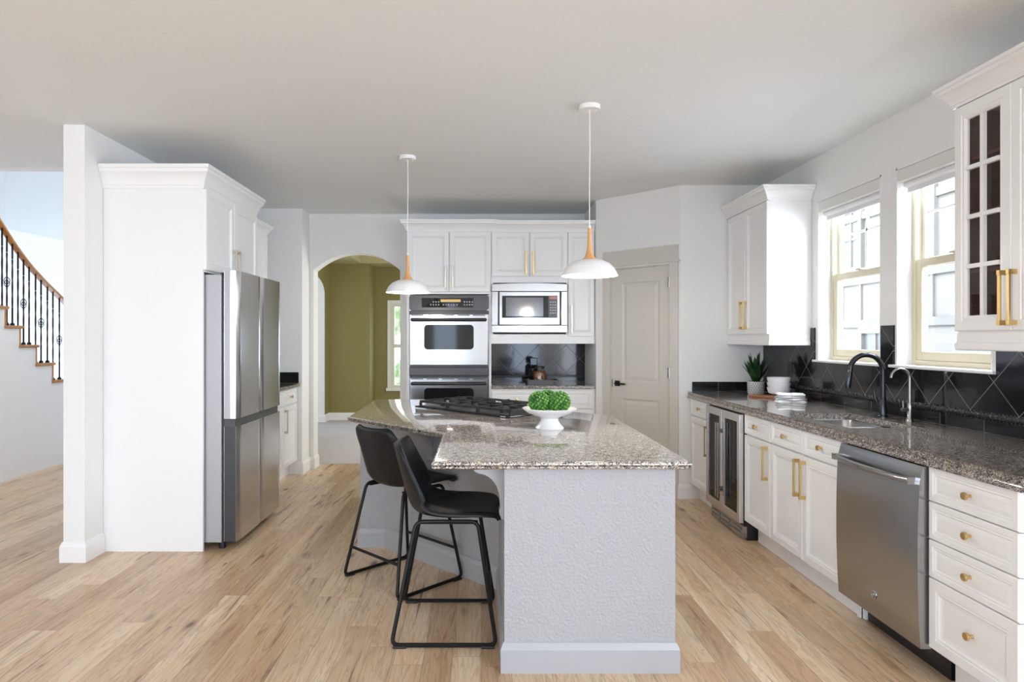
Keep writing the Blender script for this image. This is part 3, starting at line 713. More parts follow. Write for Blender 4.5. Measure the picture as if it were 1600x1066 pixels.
# ---- wine cooler
t = thing('wine_cooler', 'stainless two door wine cooler with dark glass between white cabinets', 'wine cooler', (RX, 5.03, 0), -PI / 2)
w = .65
MB().box(.0, .02, .0, .6, .1, .86).box(w - .02, w, 0, .6, .1, .86).box(.02, w - .02, .0, .6, .845, .86).box(.02, w - .02, 0, .6, .10, .12).box(.02, w - .02, .58, .6, .12, .845).box(.02, w - .02, .03, .6, .0, .1).build('body', M_BLK, t)
for i in range(2):
    dw = w / 2 - .004; x0 = .002 + i * (w / 2)
    f = MB(); fw = .042
    f.box(0, fw, -.03, 0, 0, .735); f.box(dw - fw, dw, -.03, 0, 0, .735); f.box(fw, dw - fw, -.03, 0, 0, .055); f.box(fw, dw - fw, -.03, 0, .68, .735)
    d = f.build('door', M_SSV, t, (x0, 0, .122), bevel=.002)
    MB().box(fw, dw - fw, -.022, -.014, .055, .68).build('pane', M_WGLASS, d)
    hx = dw - .022 if i == 0 else .022
    h = MB(); h.box(hx - .009, hx + .009, -.068, -.055, .10, .64)
    for zz in (.16, .58): h.box(hx - .008, hx + .008, -.056, -.03, zz - .012, zz + .012)
    h.build('handle', M_SS, d, bevel=.002)
for i in range(2):
    for k_ in range(7):
        s_ = MB().box(.03 + i * .32, .31 + i * .32, .02, .045, .16 + k_ * .095, .185 + k_ * .095); s_.box(.03 + i * .32, .31 + i * .32, .045, .5, .165 + k_ * .095, .17 + k_ * .095)
        s_.build('shelf', M_SS if i else M_CHAR, t)
g_ = MB().box(.02, w - .02, .005, .03, .012, .105)
for k_ in range(3):
    for q in range(2): g_.box(.05 + k_ * .19, .21 + k_ * .19, -.004, .005, .03 + q * .03, .045 + q * .03)
g_.build('toe_grille', M_SS, t, bevel=.001)

# ---- dishwasher
t = thing('dishwasher', 'stainless dishwasher with bar handle between white cabinets', 'dishwasher', (RX, 3.178, 0), -PI / 2)
w = .60
MB().box(.0, w, .02, .6, .11, .866).box(.02, w - .02, .11, .6, 0, .11).build('body', M_BLK, t)
prof = []
N_ = 12
mb = MB()
for side in (0,):
    rs = []
    for i in range(N_ + 1):
        z = .135 + .725 * i / N_; bow = -.012 * math.sin(PI * i / N_) ** .8 - .024
        if i == N_: bow = -.012
        rs.append([(.004, bow, z), (w - .004, bow, z), (w - .004, .018, z), (.004, .018, z)])
    mb.rings(rs)
dd = mb.build('door', M_SSW, t, smooth=30)
hb = MB(); zz = .800
path = [(.03, -.03, zz)] + [(.03 + .54 * i / 16, -.058 - .022 * math.sin(PI * i / 16), zz) for i in range(17)] + [(.57, -.03, zz)]
hb.tube(path, .013, 12)
hb.box(.018, .045, -.066, -.026, zz - .014, zz + .014).box(w - .045, w - .018, -.066, -.026, zz - .014, zz + .014)
hb.build('handle', M_SS, dd)
def roundel(parent, loc, r):
    mb = MB().lathe([(r, 0), (r, -.002), (r * .85, -.003), (r * .80, -.002)], 28, (0, 0, 0), 'y')
    o = mb.build('logo_badge', M_CHROME, parent, loc)
    d = MB().lathe([(r * .80, -.0022), (r * .79, -.0030)], 28, (0, 0, 0), 'y'); d.build('badge_field', M_MARK, o)
    # script monogram made of two curled strokes
    s = MB(); s.tube([(r * (.08 + .34 * math.cos(a) - .22), -.0034, r * .46 * math.sin(a)) for a in [i * .42 + .7 for i in range(14)]], r * .05, 6)
    s.tube([(r * (.30 + .22 * math.cos(a)), -.0034, r * (.18 + .22 * math.sin(a))) for a in [i * .42 for i in range(11)]], r * .05, 6)
    s.tube([(r * (.30 + .24 * math.cos(a)), -.0034, r * (-.22 + .22 * math.sin(a))) for a in [i * .42 + 1.6 for i in range(10)]], r * .05, 6)
    s.build('badge_monogram', M_CHROME, o)
    return o
roundel(dd, (.30, -.031, .235), .017)
fl = MB().box(.60, .603, .0, .02, .11, .87)

# ---- countertop with sink cut-out
def slab_edge(poly, z0, z1, closed=True):
    """rounded edge sections (out, z)"""
    h = z1 - z0
    return [(-.006, z0), (0.004, z0 + h * .12), (.010, z0 + h * .3), (.011, z0 + h * .42), (.003, z0 + h * .50), (.010, z0 + h * .60), (.010, z0 + h * .78), (.005, z0 + h * .93), (-.003, z1)]
CT = .92
ct_poly_path = [(1.758, YP - .003), (1.758, 2.115), (2.405, 2.115)]
SX0, SX1, SY0, SY1 = 1.85, 2.215, 3.26, 3.90
mb = MB()
pr = slab_edge(None, .868, CT)
offs = [offset_path(ct_poly_path, -o, False) for o, z in pr]      # out = left/front side here
rs = [[(offs[k][i][0], offs[k][i][1], pr[k][1]) for k in range(len(pr))] for i in range(3)]
mb.rings(rs, False, False, False)
xi, yi = offs[-1][0][0], offs[-1][1][1]
def quad(x0, x1, y0, y1, z): mb.add([(x0, y0, z), (x1, y0, z), (x1, y1, z), (x0, y1, z)], [(0, 1, 2, 3)])
for (x0, x1, y0, y1) in ((xi, SX0, yi, YP - .003), (SX1, 2.405, yi, YP - .003), (SX0, SX1, yi, SY0), (SX0, SX1, SY1, YP - .003)):
    quad(x0, x1, y0, y1, CT); quad(x0 + (.04 if x0 == xi else 0), x1, y0, y1, .886)
for (a, b) in (((SX0, SY0), (SX1, SY0)), ((SX1, SY0), (SX1, SY1)), ((SX1, SY1), (SX0, SY1)), ((SX0, SY1), (SX0, SY0))):
    mb.add([(a[0], a[1], .886), (b[0], b[1], .886), (b[0], b[1], CT), (a[0], a[1], CT)], [(0, 1, 2, 3)])
mb.add([(1.788, 2.15, .868), (1.788, YP - .003, .868), (1.788, YP - .003, .886), (1.788, 2.15, .886)], [(0, 1, 2, 3)])
mb.add([(1.755, 2.12, .868), (1.788, 2.12, .868), (1.788, YP - .003, .868), (1.755, YP - .003, .868)], [(0, 1, 2, 3)])
tag(mb.build('countertop', M_GRAN2, smooth=50), 'long speckled granite countertop with the sink, under the windows', 'countertop')
# sink
t = thing('kitchen_sink', 'stainless double bowl sink set into the granite under the windows', 'sink', ((SX0 + SX1) / 2, (SY0 + SY1) / 2, .885))
hx_, hy_ = (SX1 - SX0) / 2, (SY1 - SY0) / 2
def basin(y0, y1, depth):
    mb = MB(); R = .05
    pl = lambda ins, z: [(x, y, z) for x, y in rrect(-hx_ + .004 + ins, hx_ - .004 - ins, y0 + ins, y1 - ins, max(R - ins * .3, .01), 5)]
    mb.rings([pl(0, 0), pl(.004, -.01), pl(.010, -depth + .02), pl(.03, -depth)], False, True)
    return mb
a_ = basin(-hy_ + .004, -.05, .19).build('near_bowl', M_SINK, t); b_ = basin(-.03, hy_ - .004, .19).build('far_bowl', M_SINK, t)
mb = MB().box(-hx_, hx_, -.052, -.028, -.03, -.002)
mb.build('divider', M_SINK, t, bevel=.004)
for o, yy in ((a_, -.18), (b_, .14)): MB().lathe([(.04, -.1895), (.04, -.187), (.03, -.187), (.0, -.1885)], 20, (0, yy, 0)).build('drain', M_CHROME, o)

# tall black faucet
t = thing('kitchen_faucet', 'tall black gooseneck faucet behind the sink', 'faucet', (2.30, 3.72, CT))
R_ = .095
mb = MB().lathe([(.028, 0), (.028, .006), (.02, .012), (.018, .10), (.014, .11)], 20)
mb.build('faucet_base', M_BFAUC, t)
path = [(0, 0, .08), (0, 0, .262)] + [(-R_ + R_ * math.cos(a), 0, .262 + R_ * math.sin(a)) for a in [PI * i / 18 for i in range(1, 17)]]
e = path[-1]; path += [(e[0] - .004, 0, e[2] - .03)]
mb = MB().tube(path, .0145, 14); mb.build('spout', M_BFAUC, t)
e = path[-1]; mb = MB().tube([e, (e[0] - .006, 0, e[2] - .03), (e[0] - .012, 0, e[2] - .075), (e[0] - .014, 0, e[2] - .10)], [.0155, .017, .018, .015], 14); mb.build('spray_head', M_BFAUC, t)
mb = MB().tube([(0, .015, .07), (0, .045, .072)], .011, 12).tube([(0, .045, .072), (-.01, .055, .10), (-.015, .058, .15)], [.007, .006, .0055], 10); mb.build('faucet_lever', M_BFAUC, t)
# small chrome filter tap
t = thing('filter_tap', 'small brushed steel gooseneck filter tap right of the black faucet', 'faucet', (2.315, 3.51, CT))
MB().lathe([(.020, 0), (.018, .01), (.013, .02), (.013, .085), (.010, .10)], 18).build('tap_base', M_SS, t)
R_ = .05
path = [(0, 0, .09), (0, 0, .235)] + [(-R_ + R_ * math.cos(a), 0, .235 + R_ * math.sin(a)) for a in [PI * i / 18 for i in range(1, 17)]]
e = path[-1]; path += [(e[0] - .003, 0, e[2] - .015)]
MB().tube(path, .0075, 12).build('spout', M_SS, t)
MB().tube([(-.01, 0, .065), (-.045, 0, .065)], .010, 12).tube([(-.036, 0, .065), (-.037, 0, .115)], .003, 8).build('tap_lever', M_SS, t)
tag(MB().lathe([(.028, 0), (.028, .003), (.012, .006)], 18).build('hole_cover', M_BLK, None, (2.30, 3.62, CT)), 'low black round deck cap between the two faucets', 'cap')

# ---- backsplash on the window wall
V0 = 1.018
M_TR = tile_mat('diagonal_black_tile', 1, 3.20, V0, .293)
M_TB = tile_mat('diagonal_black_tile_back', 0, .456, 1.155, .289)
M_SR = strip_tile_mat('black_border_tile', 1, .30, 3.11)
M_SB = strip_tile_mat('black_border_tile_back', 0, .30, .55)
mb = MB(); xt = XR - .012
mb.box(xt, XR, 2.0, 5.548, V0, WZ0 - .006)
mb.box(xt, XR, W1[1] + .03, 4.755, WZ0 - .006, 1.447); mb.box(xt, XR, 4.755, 5.548, WZ0 - .006, 1.318); mb.box(xt, XR, W2[1] + .03 - .02, W1[0] - .01, WZ0 + .014, 1.447)
mb.box(xt, XR, W2[1] + .031, W1[0] - .031, WZ0 - .006, WZ0 + .014)
mb.box(xt, XR, 2.0, W2[0] - .03, WZ0 - .006, 1.31)
t = thing('backsplash', 'glossy black diagonal tile backsplash under the sink windows', 'backsplash', (0, 0, 0))
mb.build('diagonal_tiles', M_TR, t, smooth=0)
MB().box(xt, XR, 2.0, 5.548, CT + .001, .982).build('border_tiles', M_SR, t, smooth=0)
# rope listello: a half round with twisted ribs
rp = MB(); n_ = 420; rs = []
for i in range(n_ + 1):
    y = 2.0 + 3.54 * i / n_; ring = []
    for k_ in range(9):
        a = -PI / 2 + PI * k_ / 8; rr = .017 + .003 * math.sin(y * 2 * PI / .022 + a * 1.5)
        ring.append((xt + .002 - rr * math.cos(a) * .8, y, 1.0 + rr * math.sin(a)))
    rs.append(ring)
rp.rings(rs, True, True, False).build('rope_border', M_ROPE, t)
MB().box(1.80, XR - .012, YP - .012, YP, CT + .001, 1.0).build('end_splash', strip_tile_mat('end_splash_tile', 0, .26, 2.02), t)
for (yy, zz, lb) in ((2.80 - .03, 1.11, 'black outlet plate on the tiles below the glass cabinet'), (5.07, 1.13, 'black outlet plate on the tiles behind the potted plant')):
    o = thing('outlet_plate', lb, 'outlet', (XR - .012, yy, zz), 0)
    MB().box(-.006, 0, -.075 if yy < 4 else -.037, .075 if yy < 4 else .037, -.06, .06).build('plate', M_OUTP, o, bevel=.002)
    for s in (-1, 1): MB().box(-.008, -.006, -.017, .017, s * .025 - .017, s * .025 + .017).build('socket', M_BLK, o, bevel=.001)

# ---- plain upper cabinet on the window wall
UX = 2.09
t = thing('wall_cabinet', 'white upper cabinet with two solid doors in the far right corner', 'cabinet', (UX, 5.545, 0), -PI / 2, 'white wall cabinets by the windows')
w = 5.545 - 4.756
MB().box(0, w, .02, XR - UX - .002, 1.39, 2.39).build('body', M_CAB, t, smooth=0)
door(t, .03, 1.402, w / 2 - .034, .98, ('r', .15), M_BRASS, .22); door(t, w / 2 + .002, 1.402, w / 2 - .004, .98, ('l', .15), M_BRASS, .22)
RAIL = [(0, 0), (.004, 0), (.010, .004), (.012, .022), (.010, .03), (.004, .036), (.006, .05), (.003, .075), (0, .078)]
MB().sweep([(.0, .022), (w, .022), (w, XR - UX - .015)], [(o, 1.318 + z) for o, z in RAIL]).build('light_rail', M_CAB, t, smooth=25)
MB().box(0, w, .022, .04, 1.318, 1.39).box(w - .018, w, .04, XR - UX - .015, 1.318, 1.39).box(.0, w - .018, .04, XR - UX - .015, 1.38, 1.39).build('valance', M_CAB, t)
crown(t, [(0, .01), (w, .01), (w, XR - UX - .002)], 2.385)
# ---- glass door cabinet near the camera
t = thing('glass_cabinet', 'white glass door wall cabinet with brass pulls, nearest the camera', 'cabinet', (UX, 2.872, 0), -PI / 2, 'white wall cabinets by the windows')
w = 1.24; D_ = XR - UX - .002
mb = MB().box(0, .02, .02, D_, 1.39, 2.39).box(w - .02, w, .02, D_, 1.39, 2.39).box(.02, w - .02, .02, D_, 2.37, 2.39).box(.02, w - .02, .02, D_, 1.39, 1.41)
mb.build('body', M_CAB, t, smooth=0)
MB().box(.021, w - .021, D_ - .012, D_ - .002, 1.41, 2.37).box(.021, .027, .03, D_ - .012, 1.41, 2.37).build('back_panel', M_CABIN, t, smooth=0)
for zz in (1.65, 1.90, 2.14): MB().box(.027, w - .021, .035, D_ - .013, zz, zz + .016).build('shelf', M_CABIN, t, smooth=0)
for i in range(4):
    dw = w / 4 - .002; dh = .98; x0 = .001 + i * w / 4
    d = nested_front(dw, dh, [(0, .004), (.004, 0), (.040, 0), (.044, .004), (.055, .002), (.066, .010)], .02, cap=False)
    # ring opening back face
    mbk = MB(); ins = .066
    rs = [[(ins, .010, ins), (dw - ins, .010, ins), (dw - ins, .010, dh - ins), (ins, .010, dh - ins)], [(ins, .020, ins), (dw - ins, .020, ins), (dw - ins, .020, dh - ins), (ins, .020, dh - ins)]]
    d.rings(rs, False, False)
    # drop the back cap so that one sees through
    d.f = [f for f in d.f if not (len(f) == 4 and all(abs(d.v[i_][1] - .02) < 1e-6 for i_ in f))]; d.m = [0] * len(d.f)
    d.rings([[(0, .02, 0), (dw, .02, 0), (dw, .02, dh), (0, .02, dh)], rs[1]], False, False)
    do = d.build('door', M_CAB, t, (x0, 0, 1.402), smooth=0)
    mu = MB(); mu.box(dw / 2 - .009, dw / 2 + .009, .002, .018, ins, dh - ins)
    for k_ in range(1, 4): zz = ins + (dh - 2 * ins) * k_ / 4; mu.box(ins, dw / 2 - .009, .002, .018, zz - .009, zz + .009); mu.box(dw / 2 + .009, dw - ins, .002, .018, zz - .009, zz + .009)
    mu.build('muntin', M_CAB, do, smooth=0)
    MB().box(ins - .004, dw - ins + .004, .0185, .0195, ins - .004, dh - ins + .004).build('pane', M_DGLASS, do)
    bar_pull('handle', do, (dw - .022 if i % 2 == 0 else .022, 0, .13), .22, M_BRASS)
MB().sweep([(.0, D_ - .015), (0, .022), (w, .022)], [(o, 1.318 + z) for o, z in RAIL]).build('light_rail', M_CAB, t, smooth=25)
MB().box(0, w, .022, .04, 1.318, 1.39).box(0, .018, .04, D_ - .015, 1.318, 1.39).build('valance', M_CAB, t)
crown(t, [(0, D_), (0, .01), (w, .01)], 2.385)
def tumbler(x, y, z, r, h, label):
    mb = MB().lathe([(r * .8, 0), (r, h), (r * .94, h), (r * .75, .006)], 20, cap0=True, cap1=True)
    return tag(mb.build('drinking_glass', M_JGLASS, None, (x, y, z)), label, 'glass')
tumbler(2.25, 2.64, 1.916, .035, .13, 'clear glass jar on the middle shelf behind the right column of panes')
tumbler(2.23, 2.72, 2.156, .03, .09, 'clear glass on the top shelf of the glass cabinet')
for i in range(4):
    tag(MB().lathe([(.05, 0), (.095, .012), (.093, .015), (.05, .005)], 24).build('dinner_plate', M_CER, None, (2.27, 2.66, 1.411 + i * .017)),
        ['bottom', 'second', 'third', 'top'][i] + ' white plate of the stack on the floor of the glass cabinet', 'plate', 'plates in the glass cabinet')

# ------------------------------------------------------------------ things on the long counter
t = thing('potted_succulent', 'spiky dark green succulent in a patterned grey pot in the far corner', 'plant', (2.215, 5.24, CT))
MB().lathe([(.056, 0), (.064, .01), (.066, .10), (.062, .105), (.058, .10), (.055, .09)], 32).build('pot', M_POT, t)
lf = MB()
for i in range(22):
    a = i * 2.399; tilt = .08 + .62 * (i / 22) ** .8; L = .26 - .10 * (i / 22); w_ = .022 if i > 4 else .016
    rs = []
    for k_ in range(7):
        s = k_ / 6; rad = .012 + L * s * math.sin(tilt) * (.7 + .3 * s); z = .09 + L * s * math.cos(tilt * (.8 + .25 * s))
        ww = w_ * (math.sin(PI * min(1, .25 + s * .75)) ** .7 if s < 1 else 0) + .0008
        c = Vector((math.cos(a) * rad, math.sin(a) * rad, z)); side = Vector((-math.sin(a), math.cos(a), 0)); nrm = Vector((math.cos(a), math.sin(a), .5)).normalized()
        rs.append([tuple(c + side * ww), tuple(c - nrm * ww * .28), tuple(c - side * ww), tuple(c + nrm * ww * .12)])
    lf.rings(rs, True, True)
lf.build('leaves', M_LEAF, t)
# board
t = thing('cutting_board', 'reddish wooden serving board with a handle lying on the far counter', 'cutting board', (2.215, 4.91, CT), math.radians(-45))
bd = [(x, y) for x, y in rrect(-.17, .13, -.085, .085, .04, 6)]
MB().prism(bd, 0, .016).build('board', M_BOARD, t, bevel=.004)
MB().prism(rrect(.12, .235, -.02, .02, .018, 6), 0.001, .0165).build('board_handle', M_BOARD, t, bevel=.004)
for i in range(3):
    tag(MB().lathe([(.045, 0), (.072, .012), (.083, .04), (.085, .058), (.081, .058), (.07, .018), (.02, .010)], 36).build('bowl', M_CER, None, (2.285, 4.99, CT + .017 + i * .038)),
        ['lowest', 'middle', 'topmost'][i] + ' of the three stacked white bowls beside the plant', 'bowl', 'stacked white bowls')
# towel
def towel_mat():
    m, n, l, b = nt('white_towel_grey_stripes')
    tc = n.new('ShaderNodeTexCoord'); sp = n.new('ShaderNodeSeparateXYZ'); l.new(tc.outputs['Object'], sp.inputs[0])
    f = mth(n, l, 'FRACT', mth(n, l, 'MULTIPLY', sp.outputs[1], 32)); k = mth(n, l, 'LESS_THAN', f, .22)
    f2 = mth(n, l, 'FRACT', mth(n, l, 'MULTIPLY', sp.outputs[0], 11)); k = mth(n, l, 'MAXIMUM', k, mth(n, l, 'LESS_THAN', f2, .12))
    l.new(mixc(n, l, mth(n, l, 'MULTIPLY', k, .8), (.80, .79, .77), (.50, .50, .54)), b.inputs['Base Color']); b.inputs['Roughness'].default_value = .9
    return m
tm = towel_mat(); mb = MB()
for j in range(4):
    nx, ny = 14, 10; sx, sy = .105 - .004 * j, .07 - .003 * j; g = []
    for zz in (0, 1):
        for a in range(ny + 1):
            for b_ in range(nx + 1):
                x = -sx + 2 * sx * b_ / nx; y = -sy + 2 * sy * a / ny; ed = min(1, min(b_, nx - b_, a, ny - a) / 1.5)
                z = j * .0145 + (.013 * ed ** .5 if zz else .0) + .0025 * math.sin(x * 55 + j) * math.cos(y * 70 + j * 2) + .006 * (x / sx) ** 2 * j * .3
                g.append((x + .004 * math.sin(j * 3 + y * 40), y + .004 * math.cos(j * 2 + x * 40), z + .001))
    W_ = nx + 1; o_ = (ny + 1) * W_; fs = []
    for a in range(ny):
        for b_ in range(nx):
            i0 = a * W_ + b_; fs.append((i0, i0 + W_, i0 + W_ + 1, i0 + 1)); fs.append((o_ + i0, o_ + i0 + 1, o_ + i0 + W_ + 1, o_ + i0 + W_))
    for b_ in range(nx): fs.append((b_, b_ + 1, o_ + b_ + 1, o_ + b_)); i0 = ny * W_ + b_; fs.append((i0 + 1, i0, o_ + i0, o_ + i0 + 1))
    for a in range(ny): i0 = a * W_; fs.append((i0 + W_, i0, o_ + i0, o_ + i0 + W_)); i1 = i0 + nx; fs.append((i1, i1 + W_, o_ + i1 + W_, o_ + i1))
    mb.add(g, fs)
tw = mb.build('dish_towel', tm, None, (2.215, 4.655, CT + .0), math.radians(-22), smooth=60)
tag(tw, 'folded white towel with faint grey stripes by the wooden board', 'towel')

# ------------------------------------------------------------------ back run: front plane Y = 6.22 looking to -Y
FY = 6.22
XA, XB, XC, XD = -.71, .095, .828, 1.087
g_b = 'white cabinets on the back wall'
t = thing('oven_cabinet', 'tall white cabinet tower that houses the double oven', 'cabinet', (XA, FY, 0), 0, g_b)
w = XB - XA; D_ = YB - FY - .002
mb = MB().box(0, .02, .0, D_, 0, 2.41).box(w - .02, w, 0, D_, 0, 2.41).box(.02, w - .02, .0, D_, 1.795, 2.41).box(.02, w - .02, 0, D_, .0, .42)
mb.box(.02, .022, 0, .05, .42, 1.795).box(w - .022, w - .02, 0, .05, .42, 1.795)
mb.build('body', M_CAB, t, smooth=0)
for i in range(2): door(t, .006 + i * (w / 2 - .002), 1.815, w / 2 - .008, .575, ('r' if i == 0 else 'l', .135), M_NICK, .22, y=-.02)
crown(t, [(0, D_), (0, 0), (w, 0), (w, .02)], 2.40)
t = thing('wall_cabinet', 'white upper cabinet above the microwave with two short doors', 'cabinet', (XB, FY + .02, 0), 0, g_b)
w = XC - XB; D_ = YB - FY - .022
MB().box(0, .018, 0, D_, 1.32, 2.40).box(w - .012, w, 0, D_, 1.32, 2.40).box(.018, w - .012, 0, D_, 1.905, 2.40).box(.018, w - .012, 0, D_, 1.32, 1.41).build('body', M_CAB, t, smooth=0)
for i in range(2): door(t, .004 + i * (w / 2), 1.965, w / 2 - .006, .42, ('r' if i == 0 else 'l', .125), M_BRASS, .22, y=-.02)
crown(t, [(0.0, 0), (w + XD - XC, 0)], 2.395)
t = thing('wall_cabinet', 'narrow tall white wall cabinet right of the microwave', 'cabinet', (XC, FY + .02, 0), 0, g_b)
w = XD - XC
MB().box(0, w, 0, D_, 1.32, 2.40).build('body', M_CAB, t, smooth=0)
door(t, .004, 1.39, w - .008, .995, ('l', .16), M_NICK, .26, y=-.02)
# base with drawers
t = thing('base_cabinet', 'white base cabinet with wide drawers below the black splash at the back', 'cabinet', (XB, FY, 0), 0, g_b)
w = XD - XB; D_ = YB - FY - .014
carcass(t, w, D_, .14, .886, y0=.0)
for i in range(2):
    xx = .004 + i * .488
    drawer(t, xx, .70, .48, .17, y=-.02); door(t, xx, .145, .48, .545, ('r' if i == 0 else 'l', .42), M_NICK, .2, y=-.02)
t = thing('countertop', 'short granite counter at the back holding the jar', 'countertop', (XB, FY - .03, .888))
MB().prism([(0, 0), (w, 0), (w, YB - FY + .016), (0, YB - FY + .016)], 0, .032).build('slab', M_GRAN2, t, bevel=.006)
t = thing('backsplash', 'black diagonal tile backsplash behind the jar on the back wall', 'backsplash', (0, 0, 0))
MB().box(XB, XD + .002, YB - .012, YB, .985, 1.32).build('diagonal_tiles', M_TB, t, smooth=0)
MB().box(XB, XD + .002, YB - .012, YB, .921, .965).build('border_tiles', M_SB, t, smooth=0)
MB().box(XB, XD + .002, YB - .022, YB, .965, .985).build('rope_border', M_ROPE, t, bevel=.006)

# ---- double oven
t = thing('double_oven', 'stainless double wall oven with black control panel', 'oven', (-.687, FY - .012, 0))
w = .758
MB().box(.02, w - .02, .013, .55, .43, 1.785).build('body', M_BLK, t)
MB().box(0, w, -.006, .012, .43, 1.785).build('trim_frame', M_SS, t, bevel=.002)
cp = MB().prism(rrect(0, w, 1.635, 1.785, .03, 6), -.02, -.006, 'y').build('control_panel', M_CHAR, t, bevel=.003)
MB().box(.12, .61, -.0225, -.02, 1.665, 1.755).build('touch_glass', M_BLKG, cp)
MB().box(.30, .49, -.024, -.0225, 1.717, 1.742).build('clock_display', M_DISP, cp)
for i, xx in enumerate([.20, .225, .25, .275, .32, .345, .37, .395, .42, .45, .52, .545, .57, .595]):
    MB().box(xx, xx + .012, -.0238, -.0225, 1.685, 1.697).build('button', M_BTN, cp)
    if i in (1, 2, 3, 10, 11, 12, 13): MB().box(xx, xx + .012, -.0238, -.0225, 1.712, 1.724).build('button', M_BTN, cp)
def oven_door(z0, z1, wz0, wz1):
    d = MB().box(.004, w - .004, -.04, -.007, z0, z1).build('door', M_SS, t, bevel=.006)
    MB().prism(rrect(.145, .615, wz0, wz1, .035, 6), -.0425, -.04, 'y').build('door_window', M_BLKG, d)
    v = MB()
    for k_ in range(5): v.box(.02 + k_ * .147, .135 + k_ * .147, -.0415, -.04, z1 - .016, z1 - .008)
    v.build('vent_slots', M_BLK, d)
    h = MB().tube([(.035, -.075, z1 - .055), (w - .035, -.075, z1 - .055)], .0155, 12)
    h.sphere((.035, -.075, z1 - .055), .0165, 12, 8).sphere((w - .035, -.075, z1 - .055), .0165, 12, 8)
    for xx in (.05, w - .05): h.box(xx - .012, xx + .012, -.07, -.04, z1 - .066, z1 - .044)
    h.build('handle', M_BLK, d)
MB().box(0, w, -.014, -.006, 1.60, 1.635).build('upper_vent', M_BLK, t)
oven_door(1.115, 1.602, 1.265, 1.50)
MB().box(0, w, -.024, -.006, 1.015, 1.095).build('middle_band', M_CHAR, t, bevel=.006)
MB().box(.004, w - .004, -.012, -.006, .995, 1.113).build('middle_vent', M_BLK, t)
oven_door(.445, .997, .60, .90)

# ---- microwave
t = thing('microwave', 'stainless built-in microwave in the back wall cabinets', 'microwave', (XB + .004, FY - .004, 0))
w = .722; z0, z1 = 1.426, 1.888
fr = MB()
# arched top trim
def arcz(x): return z1 + .012 * (1 - ((x - w / 2) / (w / 2)) ** 2)
top = [(w * i / 12, arcz(w * i / 12)) for i in range(12, -1, -1)]
fr.prism([(0, z1 - .07), (w, z1 - .07)] + top, -.03, .012, 'y')
fr.box(0, .06, -.03, .012, z0 + .07, z1 - .07).box(w - .06, w, -.03, .012, z0 + .07, z1 - .07).box(0, w, -.03, .012, z0, z0 + .07)
fr.build('trim_frame', M_SS, t, bevel=.004)
MB().box(.06, w - .06, .0, .012, z0 + .07, z1 - .07).build('cavity_shadow_gap', M_BLK, t)
d = MB().box(.073, w - .073, -.04, .0, z0 + .073, z1 - .073).build('door', M_SS, t, bevel=.004)
MB().box(.098, .54, -.042, -.04, z0 + .14, z1 - .112).build('door_window', M_BLKG, d)
MB().box(.135, .49, -.0428, -.042, z0 + .155, z1 - .128).build('mesh_screen', mat('grey_mesh_screen', (.06, .06, .062), .12, coat=1), d)
cpn = MB().box(.54, .624, -.042, -.04, z0 + .14, z1 - .112).build('control_panel', M_CHAR, d)
MB().box(.55, .616, -.0432, -.042, z1 - .145, z1 - .12).build('clock_display', M_RED, cpn)
for r_ in range(5):
    for c_ in range(3): MB().box(.553 + c_ * .022, .567 + c_ * .022, -.0432, -.042, z1 - .178 - r_ * .026, z1 - .168 - r_ * .026).build('button', M_BTN, cpn)
roundel(d, (w / 2, -.0405, z0 + .10), .014)
# rectangular model print
for i in range(4): MB().box(.555 + i * .017, .566 + i * .017, -.0412, -.04, z0 + .098, z0 + .108).build('door_print', M_CHROME, d)

# ---- items on the back counter
t = thing('slate_tray', 'dark grey handled tray holding the jar on the back counter', 'tray', (.585, 6.45, .92))
mb = MB(); pl = lambda ins, z: [(x, y, z) for x, y in rrect(-.135 + ins, .135 - ins, -.10 + ins, .10 - ins, .02, 4)]
mb.rings([pl(.004, 0), pl(0, .045), pl(.008, .045), pl(.012, .02)]).build('tray', M_SLATE, t)
MB().tube([(-.13, -.05, .035), (-.165, -.05, .045), (-.165, .05, .045), (-.13, .05, .035)], .006, 8).build('handle', M_IRON, t)
MB().tube([(.13, -.05, .035), (.155, -.05, .045), (.155, .05, .045), (.13, .05, .035)], .006, 8).build('handle', M_IRON, t)
t = thing('glass_jar', 'round glass jar full of amber nuts on the slate tray', 'jar', (.575, 6.42, .941))
MB().lathe([(.055, 0), (.064, .008), (.066, .09), (.06, .11), (.045, .125), (.045, .13), (.042, .13), (.042, .124), (.057, .108), (.062, .09), (.06, .01), (.05, .006)], 28).build('jar_body', M_JGLASS, t)
MB().lathe([(.05, .004), (.059, .012), (.061, .09), (.05, .105), (.02, .112)], 26).build('nuts', M_NUT, t)
MB().lathe([(.049, .13), (.050, .15), (.045, .155)], 26).build('lid', M_BLK, t)
t = thing('pepper_mill', 'black square topped bottle standing behind the jar of nuts', 'bottle', (.525, 6.51, .941))
MB().lathe([(.042, 0), (.045, .01), (.045, .13), (.022, .15), (.02, .16)], 20).build('bottle_body', M_BLKG, t)
MB().box(-.036, .036, -.02, .02, .16, .235).build('stopper', M_BLKG, t, bevel=.006)

